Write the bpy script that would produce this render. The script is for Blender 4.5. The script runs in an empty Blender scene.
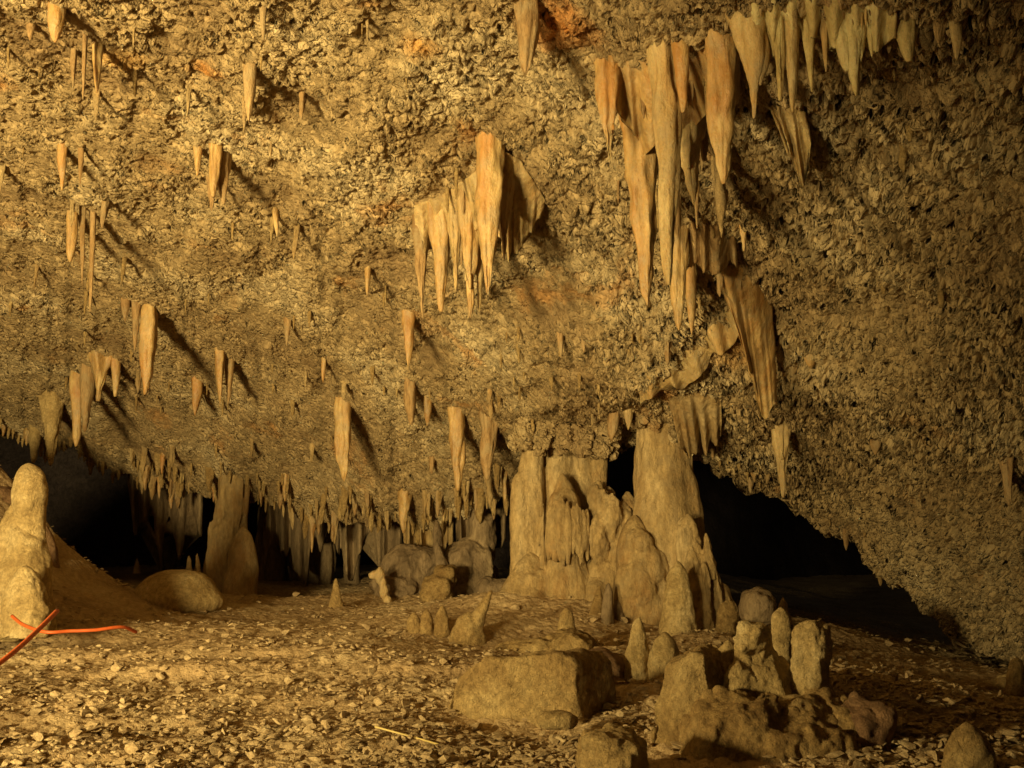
import bpy, math, random
import numpy as np
from mathutils import Vector, Matrix

random.seed(7)
RNG = np.random.RandomState(11)
SC = bpy.context.scene
COL = SC.collection

# ------------------------------------------------------------------ camera
F = 950.0
PITCH = math.radians(8.1)
CAM = np.array([0.0, 0.0, 1.5])
cam_d = bpy.data.cameras.new('camera')
cam = bpy.data.objects.new('camera', cam_d); COL.objects.link(cam)
cam_d.sensor_width = 36.0
cam_d.lens = 36.0 * F / 1024.0
cam_d.clip_start = 0.05; cam_d.clip_end = 300
cam.location = CAM.tolist()
cam.rotation_euler = (math.radians(90) + PITCH, 0, 0)
SC.camera = cam
cp, sp = math.cos(PITCH), math.sin(PITCH)

def at(px, py, Y):
    """the point at forward distance Y that is seen in direction (px, py)"""
    px = np.asarray(px, float); py = np.asarray(py, float); Y = np.asarray(Y, float)
    a = (px - 512.0) / F; b = (384.0 - py) / F
    dy = cp - b * sp; dz = sp + b * cp
    return np.stack([a / dy * Y, Y + 0 * px, CAM[2] + dz / dy * Y], -1)

def ppm(Y):            # metres for one pixel at distance Y
    return Y / F

# ------------------------------------------------------------------ noise
def _hash(ix, iy, iz, k):
    h = (ix.astype(np.int64) * 374761393 + iy.astype(np.int64) * 668265263 + iz.astype(np.int64) * 2147483647 + k * 144665)
    h = (h ^ (h >> 13)) * 1274126177
    h = (h ^ (h >> 16)) & 0xffffff
    return h.astype(np.float64) / 0xffffff

def vnoise(p, k=0):
    p = np.asarray(p, float)
    i = np.floor(p); f = p - i; u = f * f * f * (f * (f * 6 - 15) + 10)
    x, y, z = i[..., 0], i[..., 1], i[..., 2]
    r = 0
    for dx in (0, 1):
        wx = u[..., 0] if dx else 1 - u[..., 0]
        for dy in (0, 1):
            wy = u[..., 1] if dy else 1 - u[..., 1]
            for dz in (0, 1):
                wz = u[..., 2] if dz else 1 - u[..., 2]
                r = r + wx * wy * wz * _hash(x + dx, y + dy, z + dz, k)
    return r * 2 - 1

def fbm(p, oct=4, k=0):
    p = np.asarray(p, float); r = 0; a = 1.0; s = 0
    for o in range(oct):
        r = r + a * vnoise(p * (2.03 ** o) + o * 17.3, k + o); s += a; a *= .5
    return r / s

def interp(x, xs, ys):
    return np.interp(x, xs, ys)

# ------------------------------------------------------------------ materials
def new_mat(name):
    m = bpy.data.materials.new(name); m.use_nodes = True
    nt = m.node_tree; nt.nodes.clear()
    out = nt.nodes.new('ShaderNodeOutputMaterial'); b = nt.nodes.new('ShaderNodeBsdfPrincipled')
    nt.links.new(b.outputs[0], out.inputs[0])
    return m, nt, b, out

def N(nt, t, **kw):
    n = nt.nodes.new(t)
    for k, v in kw.items():
        if k in n.inputs: n.inputs[k].default_value = v
        else: setattr(n, k, v)
    return n

def coords(nt, scale=(1, 1, 1), world=False):
    if world:
        g = N(nt, 'ShaderNodeNewGeometry'); src = g.outputs['Position']
    else:
        g = N(nt, 'ShaderNodeTexCoord'); src = g.outputs['Object']
    mp = N(nt, 'ShaderNodeMapping'); mp.inputs['Scale'].default_value = scale
    nt.links.new(src, mp.inputs[0]); return mp.outputs[0]

def noise_n(nt, vec, scale, detail=4, rough=.55, dist=0):
    n = N(nt, 'ShaderNodeTexNoise'); n.inputs['Scale'].default_value = scale
    n.inputs['Detail'].default_value = detail; n.inputs['Roughness'].default_value = rough
    n.inputs['Distortion'].default_value = dist
    nt.links.new(vec, n.inputs['Vector']); return n.outputs['Fac']

def ramp(nt, fac, stops):
    r = N(nt, 'ShaderNodeValToRGB'); cr = r.color_ramp
    while len(cr.elements) < len(stops): cr.elements.new(.5)
    for e, (p, c) in zip(cr.elements, stops):
        e.position = p; e.color = (*c, 1) if len(c) == 3 else c
    nt.links.new(fac, r.inputs[0]); return r.outputs[0]

def mixc(nt, fac, a, b, mode='MIX'):
    m = N(nt, 'ShaderNodeMix', data_type='RGBA', blend_type=mode)
    for k, v in ((0, fac), (6, a), (7, b)):
        if hasattr(v, 'links') or isinstance(v, bpy.types.NodeSocket): nt.links.new(v, m.inputs[k])
        elif k == 0: m.inputs[0].default_value = v
        else: m.inputs[k].default_value = (*v, 1)
    return m.outputs[2]

def math_n(nt, op, a, b=None, c=None):
    m = N(nt, 'ShaderNodeMath', operation=op)
    for k, v in enumerate((a, b, c)):
        if v is None: continue
        if isinstance(v, bpy.types.NodeSocket): nt.links.new(v, m.inputs[k])
        else: m.inputs[k].default_value = v
    return m.outputs[0]

def bump(nt, b, h, dist, strength=1.0, prev=None):
    n = N(nt, 'ShaderNodeBump'); n.inputs['Strength'].default_value = strength
    n.inputs['Distance'].default_value = dist
    nt.links.new(h, n.inputs['Height'])
    if prev is not None: nt.links.new(prev, n.inputs['Normal'])
    nt.links.new(n.outputs[0], b.inputs['Normal']); return n.outputs[0]

def rock_mat(name, dark, mid, light, stain=None, stain_amt=.35, cscale=1.6, bscale=14, bdist=.02, stretch=1.0, rough=.85, pits=True, spec=.25, mottle=.0, sss=0.0, soft=False):
    m, nt, b, out = new_mat(name)
    v = coords(nt, (1, 1, stretch), world=True); vi = coords(nt, (1, 1, .75), world=True)
    c = ramp(nt, noise_n(nt, v, cscale, 6, .66), [(.32, dark), (.5, mid), (.68, light)])
    fine = noise_n(nt, v, cscale * 9, 5, .68)
    c = mixc(nt, .7, c, ramp(nt, fine, [(.32, (.72, .69, .64) if soft else (.52, .48, .42)), (.66, (1.15, 1.14, 1.12) if soft else (1.28, 1.26, 1.22))]), 'MULTIPLY')
    if sss:
        b.inputs['Subsurface Weight'].default_value = sss; b.inputs['Subsurface Radius'].default_value = (1, .5, .2); b.inputs['Subsurface Scale'].default_value = .05
    if stain:
        v2 = coords(nt, (1, 1, .4), world=True)
        f = ramp(nt, noise_n(nt, v2, 1.5, 4, .65, .6), [(.5, (0, 0, 0)), (.66, (stain_amt,) * 3)])
        c = mixc(nt, f, c, stain)
    if mottle:      # crusts of the surrounding rock
        f = ramp(nt, noise_n(nt, vi, 4.5, 6, .75), [(.48, (0, 0, 0)), (.6, (mottle,) * 3)])
        c = mixc(nt, f, c, (.36, .26, .13))
    nt.links.new(c, b.inputs['Base Color'])
    b.inputs['Roughness'].default_value = rough
    b.inputs['Specular IOR Level'].default_value = spec
    n1 = bump(nt, b, noise_n(nt, v, bscale * .6, 7, .68), bdist * 3.5, 1)
    n1 = bump(nt, b, noise_n(nt, vi, bscale * 2.2, 5, .75, .4), bdist * (2.4 if pits else 1.2), .9, n1)
    return m

OCH_D, OCH_M, OCH_L = (.27, .175, .07), (.49, .34, .15), (.66, .50, .26)

def ceiling_mat(stains=()):
    m, nt, b, out = new_mat('popcorn_rock')
    v = coords(nt, (1, 1, 1), world=True)
    big = noise_n(nt, v, .55, 5, .6)
    c = ramp(nt, big, [(.32, (.30, .205, .10)), (.5, (.42, .31, .16)), (.66, (.55, .44, .26))])
    fine = noise_n(nt, v, 9, 5, .65)
    c = mixc(nt, .6, c, ramp(nt, fine, [(.3, (.55, .5, .42)), (.7, (1.3, 1.27, 1.22))]), 'MULTIPLY')
    st = coords(nt, (1, 1, .5), world=True)
    f = ramp(nt, noise_n(nt, st, .8, 4, .65, .5), [(.6, (0, 0, 0)), (.72, (.7, .7, .7))])
    c = mixc(nt, f, c, (.46, .215, .055))
    for (pt, rad, colr_) in stains:       # rusty stains with their own place on the rock
        g_ = N(nt, 'ShaderNodeNewGeometry'); dd = N(nt, 'ShaderNodeVectorMath', operation='DISTANCE')
        nt.links.new(g_.outputs['Position'], dd.inputs[0]); dd.inputs[1].default_value = tuple(pt)
        nn = math_n(nt, 'MULTIPLY', noise_n(nt, v, 3.5, 4, .6), rad * 1.4)
        q_ = math_n(nt, 'DIVIDE', math_n(nt, 'ADD', dd.outputs['Value'], nn), rad * 1.7)
        c = mixc(nt, ramp(nt, q_, [(.55, (.85,) * 3), (1.0, (0, 0, 0))]), c, colr_)
    nt.links.new(c, b.inputs['Base Color'])
    b.inputs['Roughness'].default_value = .8; b.inputs['Specular IOR Level'].default_value = .25
    # displacement: coral-like knobs, drawn out along the hanging direction
    wv = N(nt, 'ShaderNodeTexNoise'); wv.inputs['Scale'].default_value = 5.0; wv.inputs['Detail'].default_value = 3
    def along(src, d, k):      # draw the pattern out along direction d
        L = math.sqrt(sum(q * q for q in d)); d = tuple(q / L for q in d)
        dt = N(nt, 'ShaderNodeVectorMath', operation='DOT_PRODUCT'); nt.links.new(src, dt.inputs[0]); dt.inputs[1].default_value = d
        sc = N(nt, 'ShaderNodeVectorMath', operation='SCALE'); sc.inputs[0].default_value = tuple(-k * q for q in d); nt.links.new(dt.outputs['Value'], sc.inputs['Scale'])
        ad = N(nt, 'ShaderNodeVectorMath', operation='ADD'); nt.links.new(src, ad.inputs[0]); nt.links.new(sc.outputs[0], ad.inputs[1]); return ad.outputs[0]
    vz = along(coords(nt, (1, 1, .8), world=True), (.62, .6, -.5), .48)
    nt.links.new(vz, wv.inputs['Vector'])
    add = N(nt, 'ShaderNodeVectorMath', operation='MULTIPLY_ADD')
    nt.links.new(wv.outputs['Color'], add.inputs[0]); add.inputs[1].default_value = (.22, .22, .22); nt.links.new(vz, add.inputs[2])
    w = add.outputs[0]
    def vor(scale):
        q = N(nt, 'ShaderNodeTexVoronoi'); q.feature = 'F1'; q.inputs['Scale'].default_value = scale
        nt.links.new(w, q.inputs['Vector']); d = q.outputs['Distance']
        return math_n(nt, 'SUBTRACT', 1.0, math_n(nt, 'MULTIPLY', d, d))
    k0 = vor(5.5); k1 = vor(14.5); k2 = vor(30.0)
    lump = noise_n(nt, w, 2.2, 3, .6)
    mask = ramp(nt, noise_n(nt, v, 1.1, 3, .55), [(.34, (.6,) * 3), (.52, (1, 1, 1))])
    h = math_n(nt, 'ADD', math_n(nt, 'MULTIPLY', k1, .10), math_n(nt, 'MULTIPLY', k2, .045))
    h = math_n(nt, 'ADD', h, math_n(nt, 'MULTIPLY', k0, .035))
    sx = N(nt, 'ShaderNodeSeparateXYZ'); nt.links.new(v, sx.inputs[0])
    mr = N(nt, 'ShaderNodeMapRange'); nt.links.new(sx.outputs['X'], mr.inputs['Value'])
    for k_, v_ in ((1, 0.0), (2, 4.0), (3, 1.0), (4, 1.9)): mr.inputs[k_].default_value = v_
    h = math_n(nt, 'MULTIPLY', h, mask); h = math_n(nt, 'MULTIPLY', h, mr.outputs[0])
    h = math_n(nt, 'ADD', h, math_n(nt, 'MULTIPLY', lump, .07))
    h = math_n(nt, 'ADD', h, math_n(nt, 'MULTIPLY', noise_n(nt, w, 22, 5, .75), .06))
    d = N(nt, 'ShaderNodeDisplacement'); d.inputs['Scale'].default_value = 1.0; d.inputs['Midlevel'].default_value = .18
    nt.links.new(h, d.inputs['Height']); nt.links.new(d.outputs[0], out.inputs['Displacement'])
    m.displacement_method = 'BOTH'
    return m

def floor_mat():
    m, nt, b, out = new_mat('cave_earth')
    v = coords(nt, (1, 1, 1), world=True)
    c = ramp(nt, noise_n(nt, v, .8, 6, .62), [(.3, (.27, .18, .09)), (.5, (.42, .30, .16)), (.68, (.52, .40, .23))])
    c = mixc(nt, .6, c, ramp(nt, noise_n(nt, v, 16, 5, .7), [(.3, (.55, .5, .42)), (.7, (1.3, 1.27, 1.2))]), 'MULTIPLY')
    nt.links.new(c, b.inputs['Base Color'])
    b.inputs['Roughness'].default_value = .9; b.inputs['Specular IOR Level'].default_value = .15
    vo = N(nt, 'ShaderNodeTexVoronoi'); vo.inputs['Scale'].default_value = 9; nt.links.new(v, vo.inputs['Vector'])
    h = math_n(nt, 'ADD', math_n(nt, 'MULTIPLY', noise_n(nt, v, 5, 6, .7), .09), math_n(nt, 'MULTIPLY', vo.outputs['Distance'], -.04))
    d = N(nt, 'ShaderNodeDisplacement'); d.inputs['Midlevel'].default_value = .03; d.inputs['Scale'].default_value = 1
    nt.links.new(h, d.inputs['Height']); nt.links.new(d.outputs[0], out.inputs['Displacement'])
    m.displacement_method = 'BOTH'
    return m

M = {}
M['floor'] = floor_mat()
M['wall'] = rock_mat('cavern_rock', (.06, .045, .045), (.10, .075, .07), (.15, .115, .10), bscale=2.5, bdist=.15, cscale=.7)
M['flow'] = rock_mat('flowstone', OCH_D, OCH_M, OCH_L, stain=(.40, .20, .06), stain_amt=.5, stretch=.35, mottle=.6, bscale=9, bdist=.022, rough=.75, spec=.3)
M['shadeflow'] = rock_mat('shaded_flowstone', (.15, .105, .06), (.28, .20, .115), (.38, .28, .16), stretch=.35, bscale=8, bdist=.02, rough=.8)  # darker copy of the flowstone: shade put into the colour of dim pieces
M['pale'] = rock_mat('pale_calcite', (.37, .25, .10), (.57, .41, .18), (.72, .56, .29), bscale=13, bdist=.018, cscale=2.2)
M['rock'] = rock_mat('ochre_rock', (.29, .18, .065), (.46, .31, .125), (.60, .44, .20), bscale=11, bdist=.025, cscale=2.0)
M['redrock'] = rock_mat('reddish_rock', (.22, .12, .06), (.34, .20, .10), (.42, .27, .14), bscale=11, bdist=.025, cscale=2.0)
M['mound'] = rock_mat('ochre_knob_rock', (.24, .14, .05), (.40, .26, .10), (.54, .38, .17), bscale=13, bdist=.02, cscale=2.4)
M['gravel'] = rock_mat('gravel_stone', (.30, .21, .11), (.44, .32, .17), (.58, .45, .26), bscale=30, bdist=.006, cscale=7.0, pits=False)
M['honey'] = rock_mat('honey_calcite', (.26, .14, .045), (.48, .30, .11), (.62, .45, .20), stain=(.42, .18, .04), stain_amt=.7, mottle=.6, sss=.25, soft=True, stretch=.3, bscale=10, bdist=.012, cscale=4.2, rough=.38, pits=False, spec=.5)
M['cream'] = rock_mat('cream_calcite', (.30, .19, .07), (.51, .36, .155), (.67, .51, .26), stain=(.50, .27, .08), stain_amt=.5, mottle=.7, sss=.25, soft=True, stretch=.3, bscale=12, bdist=.014, cscale=4.0, rough=.55, pits=False, spec=.45)
M['brown'] = rock_mat('brown_calcite', (.22, .13, .05), (.36, .22, .09), (.50, .34, .16), mottle=.8, stretch=.18, bscale=12, bdist=.016, cscale=4.0, rough=.6, pits=False, spec=.35)
M['yellow'] = rock_mat('yellow_calcite', (.40, .28, .10), (.58, .44, .19), (.70, .58, .30), sss=.25, soft=True, stretch=.4, bscale=12, bdist=.014, cscale=3.0, rough=.5, pits=False, spec=.45)

def plain(name, col, rough=.5):
    m, nt, b, out = new_mat(name)
    v = coords(nt, (1, 1, 1), world=True)
    c = ramp(nt, noise_n(nt, v, 25, 3), [(.3, tuple(x * .75 for x in col)), (.7, col)])
    nt.links.new(c, b.inputs['Base Color']); b.inputs['Roughness'].default_value = rough
    bump(nt, b, noise_n(nt, v, 160, 2), .003, .6)
    return m
M['orange'] = plain('orange_plastic', (.62, .115, .02), .55)
M['straw'] = plain('yellow_cord', (.62, .47, .16), .6)
M['black'] = plain('dark_object', (.03, .03, .03), .5)

# ------------------------------------------------------------------ mesh helpers
class Geo:
    def __init__(s): s.v = []; s.f = []; s.n = 0
    def add(s, verts, faces):
        verts = np.asarray(verts, float).reshape(-1, 3)
        s.v.append(verts); s.f += [tuple(i + s.n for i in f) for f in faces]; s.n += len(verts)
    def rings(s, R, cap0=True, cap1=True):
        nR, nS = R.shape[:2]; f = []
        for i in range(nR - 1):
            a = i * nS; b = a + nS
            for j in range(nS):
                k = (j + 1) % nS
                f.append((a + j, a + k, b + k, b + j))
        if cap0: f.append(tuple(range(nS - 1, -1, -1)))
        if cap1: f.append(tuple((nR - 1) * nS + j for j in range(nS)))
        s.add(R.reshape(-1, 3), f)
    def verts(s): return np.concatenate(s.v)

def mesh_from(name, verts, faces, mat, smooth=True):
    me = bpy.data.meshes.new(name)
    me.from_pydata([tuple(map(float, v)) for v in verts], [], faces)
    me.materials.append(mat)
    me.polygons.foreach_set('use_smooth', [smooth] * len(me.polygons))
    me.update(); return me

def get_co(me):
    a = np.empty(len(me.vertices) * 3); me.vertices.foreach_get('co', a); return a.reshape(-1, 3)
def get_no(me):
    a = np.empty(len(me.vertices) * 3, dtype=np.float32); me.vertex_normals.foreach_get('vector', a); return a.reshape(-1, 3).astype(float)
def set_co(me, c):
    me.vertices.foreach_set('co', np.ascontiguousarray(c, dtype=np.float32).ravel()); me.update()

def link(name, me, loc=(0, 0, 0), parent=None):
    o = bpy.data.objects.new(name, me); COL.objects.link(o); o.location = tuple(map(float, loc))
    if parent is not None: o.parent = parent
    return o

def tag(o, label=None, cat=None, group=None, kind=None):
    if label: o['label'] = label
    if cat: o['category'] = cat
    if group: o['group'] = group
    if kind: o['kind'] = kind
    return o

def shift_origin(me, loc):
    set_co(me, get_co(me) - np.asarray(loc)); return me

def rough_up(me, amps, off=0.0):
    """amps: list of (amplitude, scale, z stretch)"""
    for k, (amp, sc, zs) in enumerate(amps):
        co = get_co(me); no = get_no(me)
        q = (co + off) * np.array([sc, sc, sc * zs])
        co = co + no * (amp * fbm(q, 3, 5 * k))[:, None]
        set_co(me, co)

def organic(name, geo, mat, loc, voxel=.03, smooth=3, amps=((.03, 3, 1), (.012, 12, 1)), flat=False, parent=None, wloc=None):
    """fuse the pieces of geo (world coordinates) into one skin"""
    me = mesh_from(name, geo.verts(), geo.f, mat)
    tmp = bpy.data.objects.new('tmp', me); COL.objects.link(tmp)
    r = tmp.modifiers.new('r', 'REMESH'); r.mode = 'VOXEL'; r.voxel_size = voxel
    if smooth:
        s = tmp.modifiers.new('s', 'SMOOTH'); s.iterations = smooth; s.factor = .5
    dg = bpy.context.evaluated_depsgraph_get()
    m2 = bpy.data.meshes.new_from_object(tmp.evaluated_get(dg))
    bpy.data.objects.remove(tmp); bpy.data.meshes.remove(me)
    m2.name = name
    if not m2.materials: m2.materials.append(mat)
    m2.polygons.foreach_set('use_smooth', [not flat] * len(m2.polygons))
    rough_up(m2, amps)
    shift_origin(m2, loc)
    return link(name, m2, loc if wloc is None else wloc, parent)

def lathe(geo, base, prof, seg=28, bend=(0, 0), flute=(0, 0), ell=(1, 1), noise=.06, seed=0, tilt=(0, 0), nrings=None, rot=0.0):
    """prof: list of (z, r) in metres from base; bend: sideways curve; flute: (count, depth)"""
    zs = np.array([p[0] for p in prof], float); rs = np.array([p[1] for p in prof], float)
    H = zs[-1] - zs[0]; n = nrings or max(8, int(len(prof) * 5))
    t = np.linspace(0, 1, n); z = zs[0] + H * t
    # smooth profile
    order = np.argsort(zs); r = np.interp(z, zs[order], rs[order])
    k = np.array([.25, .5, .25]); rr = r.copy()
    for _ in range(2): rr[1:-1] = np.convolve(rr, k, 'same')[1:-1]
    r = rr
    th = np.linspace(0, 2 * np.pi, seg, endpoint=False) + rot
    T, TH = np.meshgrid(t, th, indexing='ij'); Z = z[:, None] + 0 * TH; Rr = r[:, None] + 0 * TH
    if flute[0]:
        ph = seed * 1.7
        Rr = Rr * (1 + flute[1] * (np.cos(flute[0] * TH + ph) * .6 + .4 * np.cos((flute[0] * 1.0 + 3) * TH + ph * 2 + Z * .6)))
    nz = fbm(np.stack([np.cos(TH) * 1.7 + seed * 3.1, np.sin(TH) * 1.7, Z * 2.2 / max(.3, abs(H)) * 1.6 + seed], -1), 3, 3)
    Rr = Rr * (1 + noise * 2.2 * nz)
    X = Rr * np.cos(TH) * ell[0] + bend[0] * np.sin(T * np.pi) + tilt[0] * T
    Yy = Rr * np.sin(TH) * ell[1] + bend[1] * np.sin(T * np.pi) + tilt[1] * T
    P = np.stack([X, Yy, Z], -1) + np.asarray(base)
    if H < 0: P = P[:, ::-1]
    geo.rings(P)

def blob(geo, c, r, seg=20, noise=.12, seed=0, sq=0.0):
    """ellipsoid lump, sq squares it up"""
    n = 14
    ph = np.linspace(.02, math.pi - .02, n); th = np.linspace(0, 2 * math.pi, seg, endpoint=False)
    P, T = np.meshgrid(ph, th, indexing='ij')
    d = np.stack([np.sin(P) * np.cos(T), np.sin(P) * np.sin(T), -np.cos(P)], -1)
    if sq:
        q = np.max(np.abs(d), -1, keepdims=True); d = d / (q ** sq)
    d = d * (1 + noise * 2 * fbm(d * 1.6 + seed * 5.7, 3, 2))[..., None]
    geo.rings(d * np.asarray(r) + np.asarray(c))

# ------------------------------------------------------------------ ceiling
LX = [-1200, -300, 0, 50, 100, 150, 200, 250, 330, 420, 480, 520, 560, 600, 640, 690, 730, 800, 850, 900, 950, 1024, 1400, 2200]
LY = [400, 428, 438, 448, 466, 486, 500, 505, 524, 530, 520, 480, 462, 455, 450, 448, 472, 500, 538, 582, 622, 662, 760, 900]
CP = [  # (s, t, forward distance)
    (-1200, -1200, 1.95), (0, -1200, 1.95), (512, -1200, 1.9), (1024, -1200, 1.7), (2200, -1200, 1.2),
    (-1200, -500, 3.6), (0, -500, 3.6), (512, -500, 3.5), (1024, -500, 3.0), (2200, -500, 2.0),
    (-1200, 0, 7.0), (0, 0, 7.2), (300, 0, 7.1), (512, 0, 7.0), (760, 0, 6.4), (1024, 0, 5.9), (2200, 0, 3.6),
    (-1200, 120, 9.0), (0, 100, 9.0), (300, 100, 8.7), (512, 100, 8.5), (760, 100, 7.8), (1024, 100, 6.8), (2200, 150, 4.4),
    (-1200, 240, 13), (0, 200, 11.3), (300, 200, 10.6), (512, 200, 10.1), (760, 200, 9.4), (1024, 200, 7.8), 
    (0, 300, 14.6), (300, 300, 13.4), (512, 300, 12.0), (640, 300, 11.4), (760, 300, 11.3), (880, 300, 10.2), (1024, 300, 8.9),
    (-1200, 400, 24), (0, 380, 18.2), (200, 390, 17.4), (400, 390, 15.4), (560, 380, 13.2), (640, 380, 12.5), (760, 400, 12.9), (900, 400, 11.6), (1024, 400, 10.5),
    (0, 438, 21.5), (150, 480, 21.5), (300, 460, 18.8), (300, 515, 20.5), (450, 450, 17.0), (450, 525, 19.0), (560, 450, 16.0), (640, 430, 15.2), (700, 450, 14.9),
    (740, 470, 15.4), (800, 500, 16.2), (860, 470, 14.2), (880, 560, 15.4), (1024, 500, 11.9), (1024, 642, 13.4), (1400, 500, 8.4), (1400, 700, 11), (2200, 500, 6.2), (2200, 860, 8.0)]
CPa = np.array(CP, float); CPn = CPa[:, :2] / 500.0
def _tps(r2): return np.where(r2 > 1e-12, r2 * np.log(np.maximum(r2, 1e-12)) * .5, 0)
_n = len(CPn); _K = _tps(((CPn[:, None] - CPn[None]) ** 2).sum(-1)) + np.eye(_n) * 2e-3
_Pm = np.concatenate([np.ones((_n, 1)), CPn], 1)
_A = np.block([[_K, _Pm], [_Pm.T, np.zeros((3, 3))]])
_W = np.linalg.solve(_A, np.concatenate([np.log(CPa[:, 2]), np.zeros(3)]))
def ceil_Y(s, t):
    q = np.stack([np.asarray(s, float), np.asarray(t, float)], -1) / 500.0
    sh = q.shape[:-1]; q = q.reshape(-1, 2); r = _W[_n] + q @ _W[_n + 1:]
    for i in range(_n):
        r = r + _W[i] * _tps(((q - CPn[i]) ** 2).sum(-1))
    return np.exp(r).reshape(sh)

def smp(a, b, c, d, n1, n2, n3):
    return np.concatenate([np.linspace(a, b, n1, endpoint=False), np.linspace(b, c, n2, endpoint=False), np.linspace(c, d, n3)])
S = smp(-1200, -60, 1084, 2200, 60, 1060, 50)
TT = np.concatenate([np.linspace(-1200, -50, 60, endpoint=False) , np.linspace(-50, 1, 2, endpoint=False)[:0]])
nrow_in = 520
lipS = np.interp(S, LX, LY) + 7 * vnoise(np.stack([S / 26, 0 * S, 0 * S], -1), 9) + 5 * vnoise(np.stack([S / 9, 0 * S + 3, 0 * S], -1), 4)
rows_t = [np.full_like(S, t) for t in TT]
for i in range(nrow_in):
    u = i / (nrow_in - 1); rows_t.append(-50 + (lipS + 50) * u)
rows_t = np.array(rows_t); SS = np.repeat(S[None], len(rows_t), 0)
CY = ceil_Y(SS, rows_t)
CG = at(SS, rows_t, CY)
# large forms, pushed along a fixed direction between the view and down
nd = np.array([0, -.75, -.66])
big = fbm(CG * np.array([.55, .55, .55]), 3, 21)
# slanting ribs that run down to the right
rib = fbm(np.stack([CG[..., 0] * .9 + CG[..., 1] * .55 + CG[..., 2] * .3, CG[..., 0] * .2 - CG[..., 1] * .25, CG[..., 2] * .25], -1) * 1.5, 3, 31)
rib2 = fbm(np.stack([CG[..., 0] * .9 + CG[..., 1] * .55, CG[..., 0] * .2 - CG[..., 1] * .25, CG[..., 2] * .3], -1) * 4.0, 2, 41)
fade = np.clip((CG[..., 1] - 1.5) / 4, 0, 1)
right = np.clip((CG[..., 0] - 2) / 3, 0, 1)
CG = CG + nd * ((.15 * big + (.13 * rib + .06 * rib2) * (1 - .7 * right)) * fade)[..., None]
# behind the lip the rock curls up and back into the cavity
lip = CG[-1]; ext = []
zz = np.linspace(0, 1, 34)[1:]
back = np.interp(S, [-1200, 0, 200, 330, 480, 640, 760, 900, 1024, 2200], [9, 10, 6, 4, 4, 4, 7, 5, 3, 3])
upz = np.interp(S, [-1200, 0, 200, 330, 480, 640, 760, 900, 1024, 2200], [.5, .5, .1, -.2, .1, .6, .6, .5, .2, 0])
for q in zz:
    P = lip.copy(); P[:, 1] += back * q * 1.0; P[:, 0] += P[:, 0] / np.maximum(P[:, 1], 1) * back * q * .6
    P[:, 2] += .35 * np.sin(min(q * 6, math.pi / 2)) + upz * q + .22 * fbm(P * .9, 3, 51)*min(1,q*5)
    ext.append(P)
CGX = np.concatenate([CG, np.array(ext)], 0)

def grid_mesh(name, G, mat, flip=False):
    nR, nC = G.shape[:2]; idx = np.arange(nR * nC).reshape(nR, nC)
    q = np.stack([idx[:-1, :-1], idx[:-1, 1:], idx[1:, 1:], idx[1:, :-1]], -1).reshape(-1, 4)
    if flip: q = q[:, ::-1]
    me = bpy.data.meshes.new(name); me.vertices.add(nR * nC); me.vertices.foreach_set('co', G.astype(np.float32).ravel())
    me.loops.add(q.size); me.loops.foreach_set('vertex_index', q.astype(np.int32).ravel())
    me.polygons.add(len(q)); me.polygons.foreach_set('loop_start', np.arange(0, q.size, 4, dtype=np.int32))
    me.polygons.foreach_set('use_smooth', [True] * len(q))
    me.update(calc_edges=True); me.validate(); me.materials.append(mat); return me
def csurf(px, py):
    """the ceiling point seen near (px, py)"""
    j = int(np.clip(np.searchsorted(S, px), 0, len(S) - 1))
    i = int(np.argmin(np.abs(rows_t[:, j] - py)))
    return CG[i, j]
M['ceiling'] = ceiling_mat([(csurf(560, 28), .42, (.50, .20, .04)), (csurf(205, 72), .20, (.52, .24, .06)), (csurf(420, 48), .22, (.52, .27, .07)), (csurf(120, 60), .3, (.46, .27, .09)), (csurf(690, 410), .3, (.44, .24, .07)), (csurf(740, 350), .5, (.44, .25, .08))])
tag(link('ceiling', grid_mesh('ceiling', CGX, M['ceiling'], flip=True)), kind='structure')

def csurf(px, py):
    """the ceiling point seen near (px, py)"""
    j = int(np.clip(np.searchsorted(S, px), 0, len(S) - 1))
    i = int(np.argmin(np.abs(rows_t[:, j] - py)))
    return CG[i, j]
# ------------------------------------------------------------------ floor
def floor_z(X, Y):
    X = np.asarray(X, float); Y = np.asarray(Y, float)
    z = 2.9 * np.exp(-((X + 9.3) / 2.15) ** 2 - ((Y - 15.2) / 1.6) ** 2)
    z = z + 1.1 * np.exp(-((X + 8.1) / 1.75) ** 2 - ((Y - 13.1) / 1.0) ** 2)
    z = z + .30 * np.exp(-((X - 1.9) / 2.2) ** 2 - ((Y - 15.3) / 1.5) ** 2)
    z = z + .22 * np.exp(-((X + .6) / 2.0) ** 2 - ((Y - 15.0) / 1.0) ** 2)
    z = z + .22 * np.exp(-((X - 2.5) / 1.0) ** 2 - ((Y - 7.2) / .9) ** 2)
    q = np.stack([X, Y, 0 * X], -1)
    z = z + .13 * fbm(q * .45, 3, 61) + .05 * fbm(q * 1.7, 3, 62)
    rx = np.clip(X - 2.7 - .25 * np.sin(Y * .9), 0, 9); z = z - .17 * (rx - .6 * (1 - np.exp(-rx / .6)))      # the floor falls away to the right
    st = fbm(q * np.array([.35, 1.3, 1]) + 9, 3, 63)          # low terraces
    z = z + .06 * np.tanh(st * 6)
    return z
fs = smp(-1400, -80, 1104, 2400, 60, 760, 60)
fv = np.concatenate([np.linspace(548, 790, 420), np.linspace(794, 3200, 120)])
tanv = (384 - fv) / F; el = (sp + tanv * cp) / (cp - tanv * sp)       # dz per forward metre
Yr = np.minimum(1.5 / np.maximum(-el, 1e-3), 60)
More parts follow.
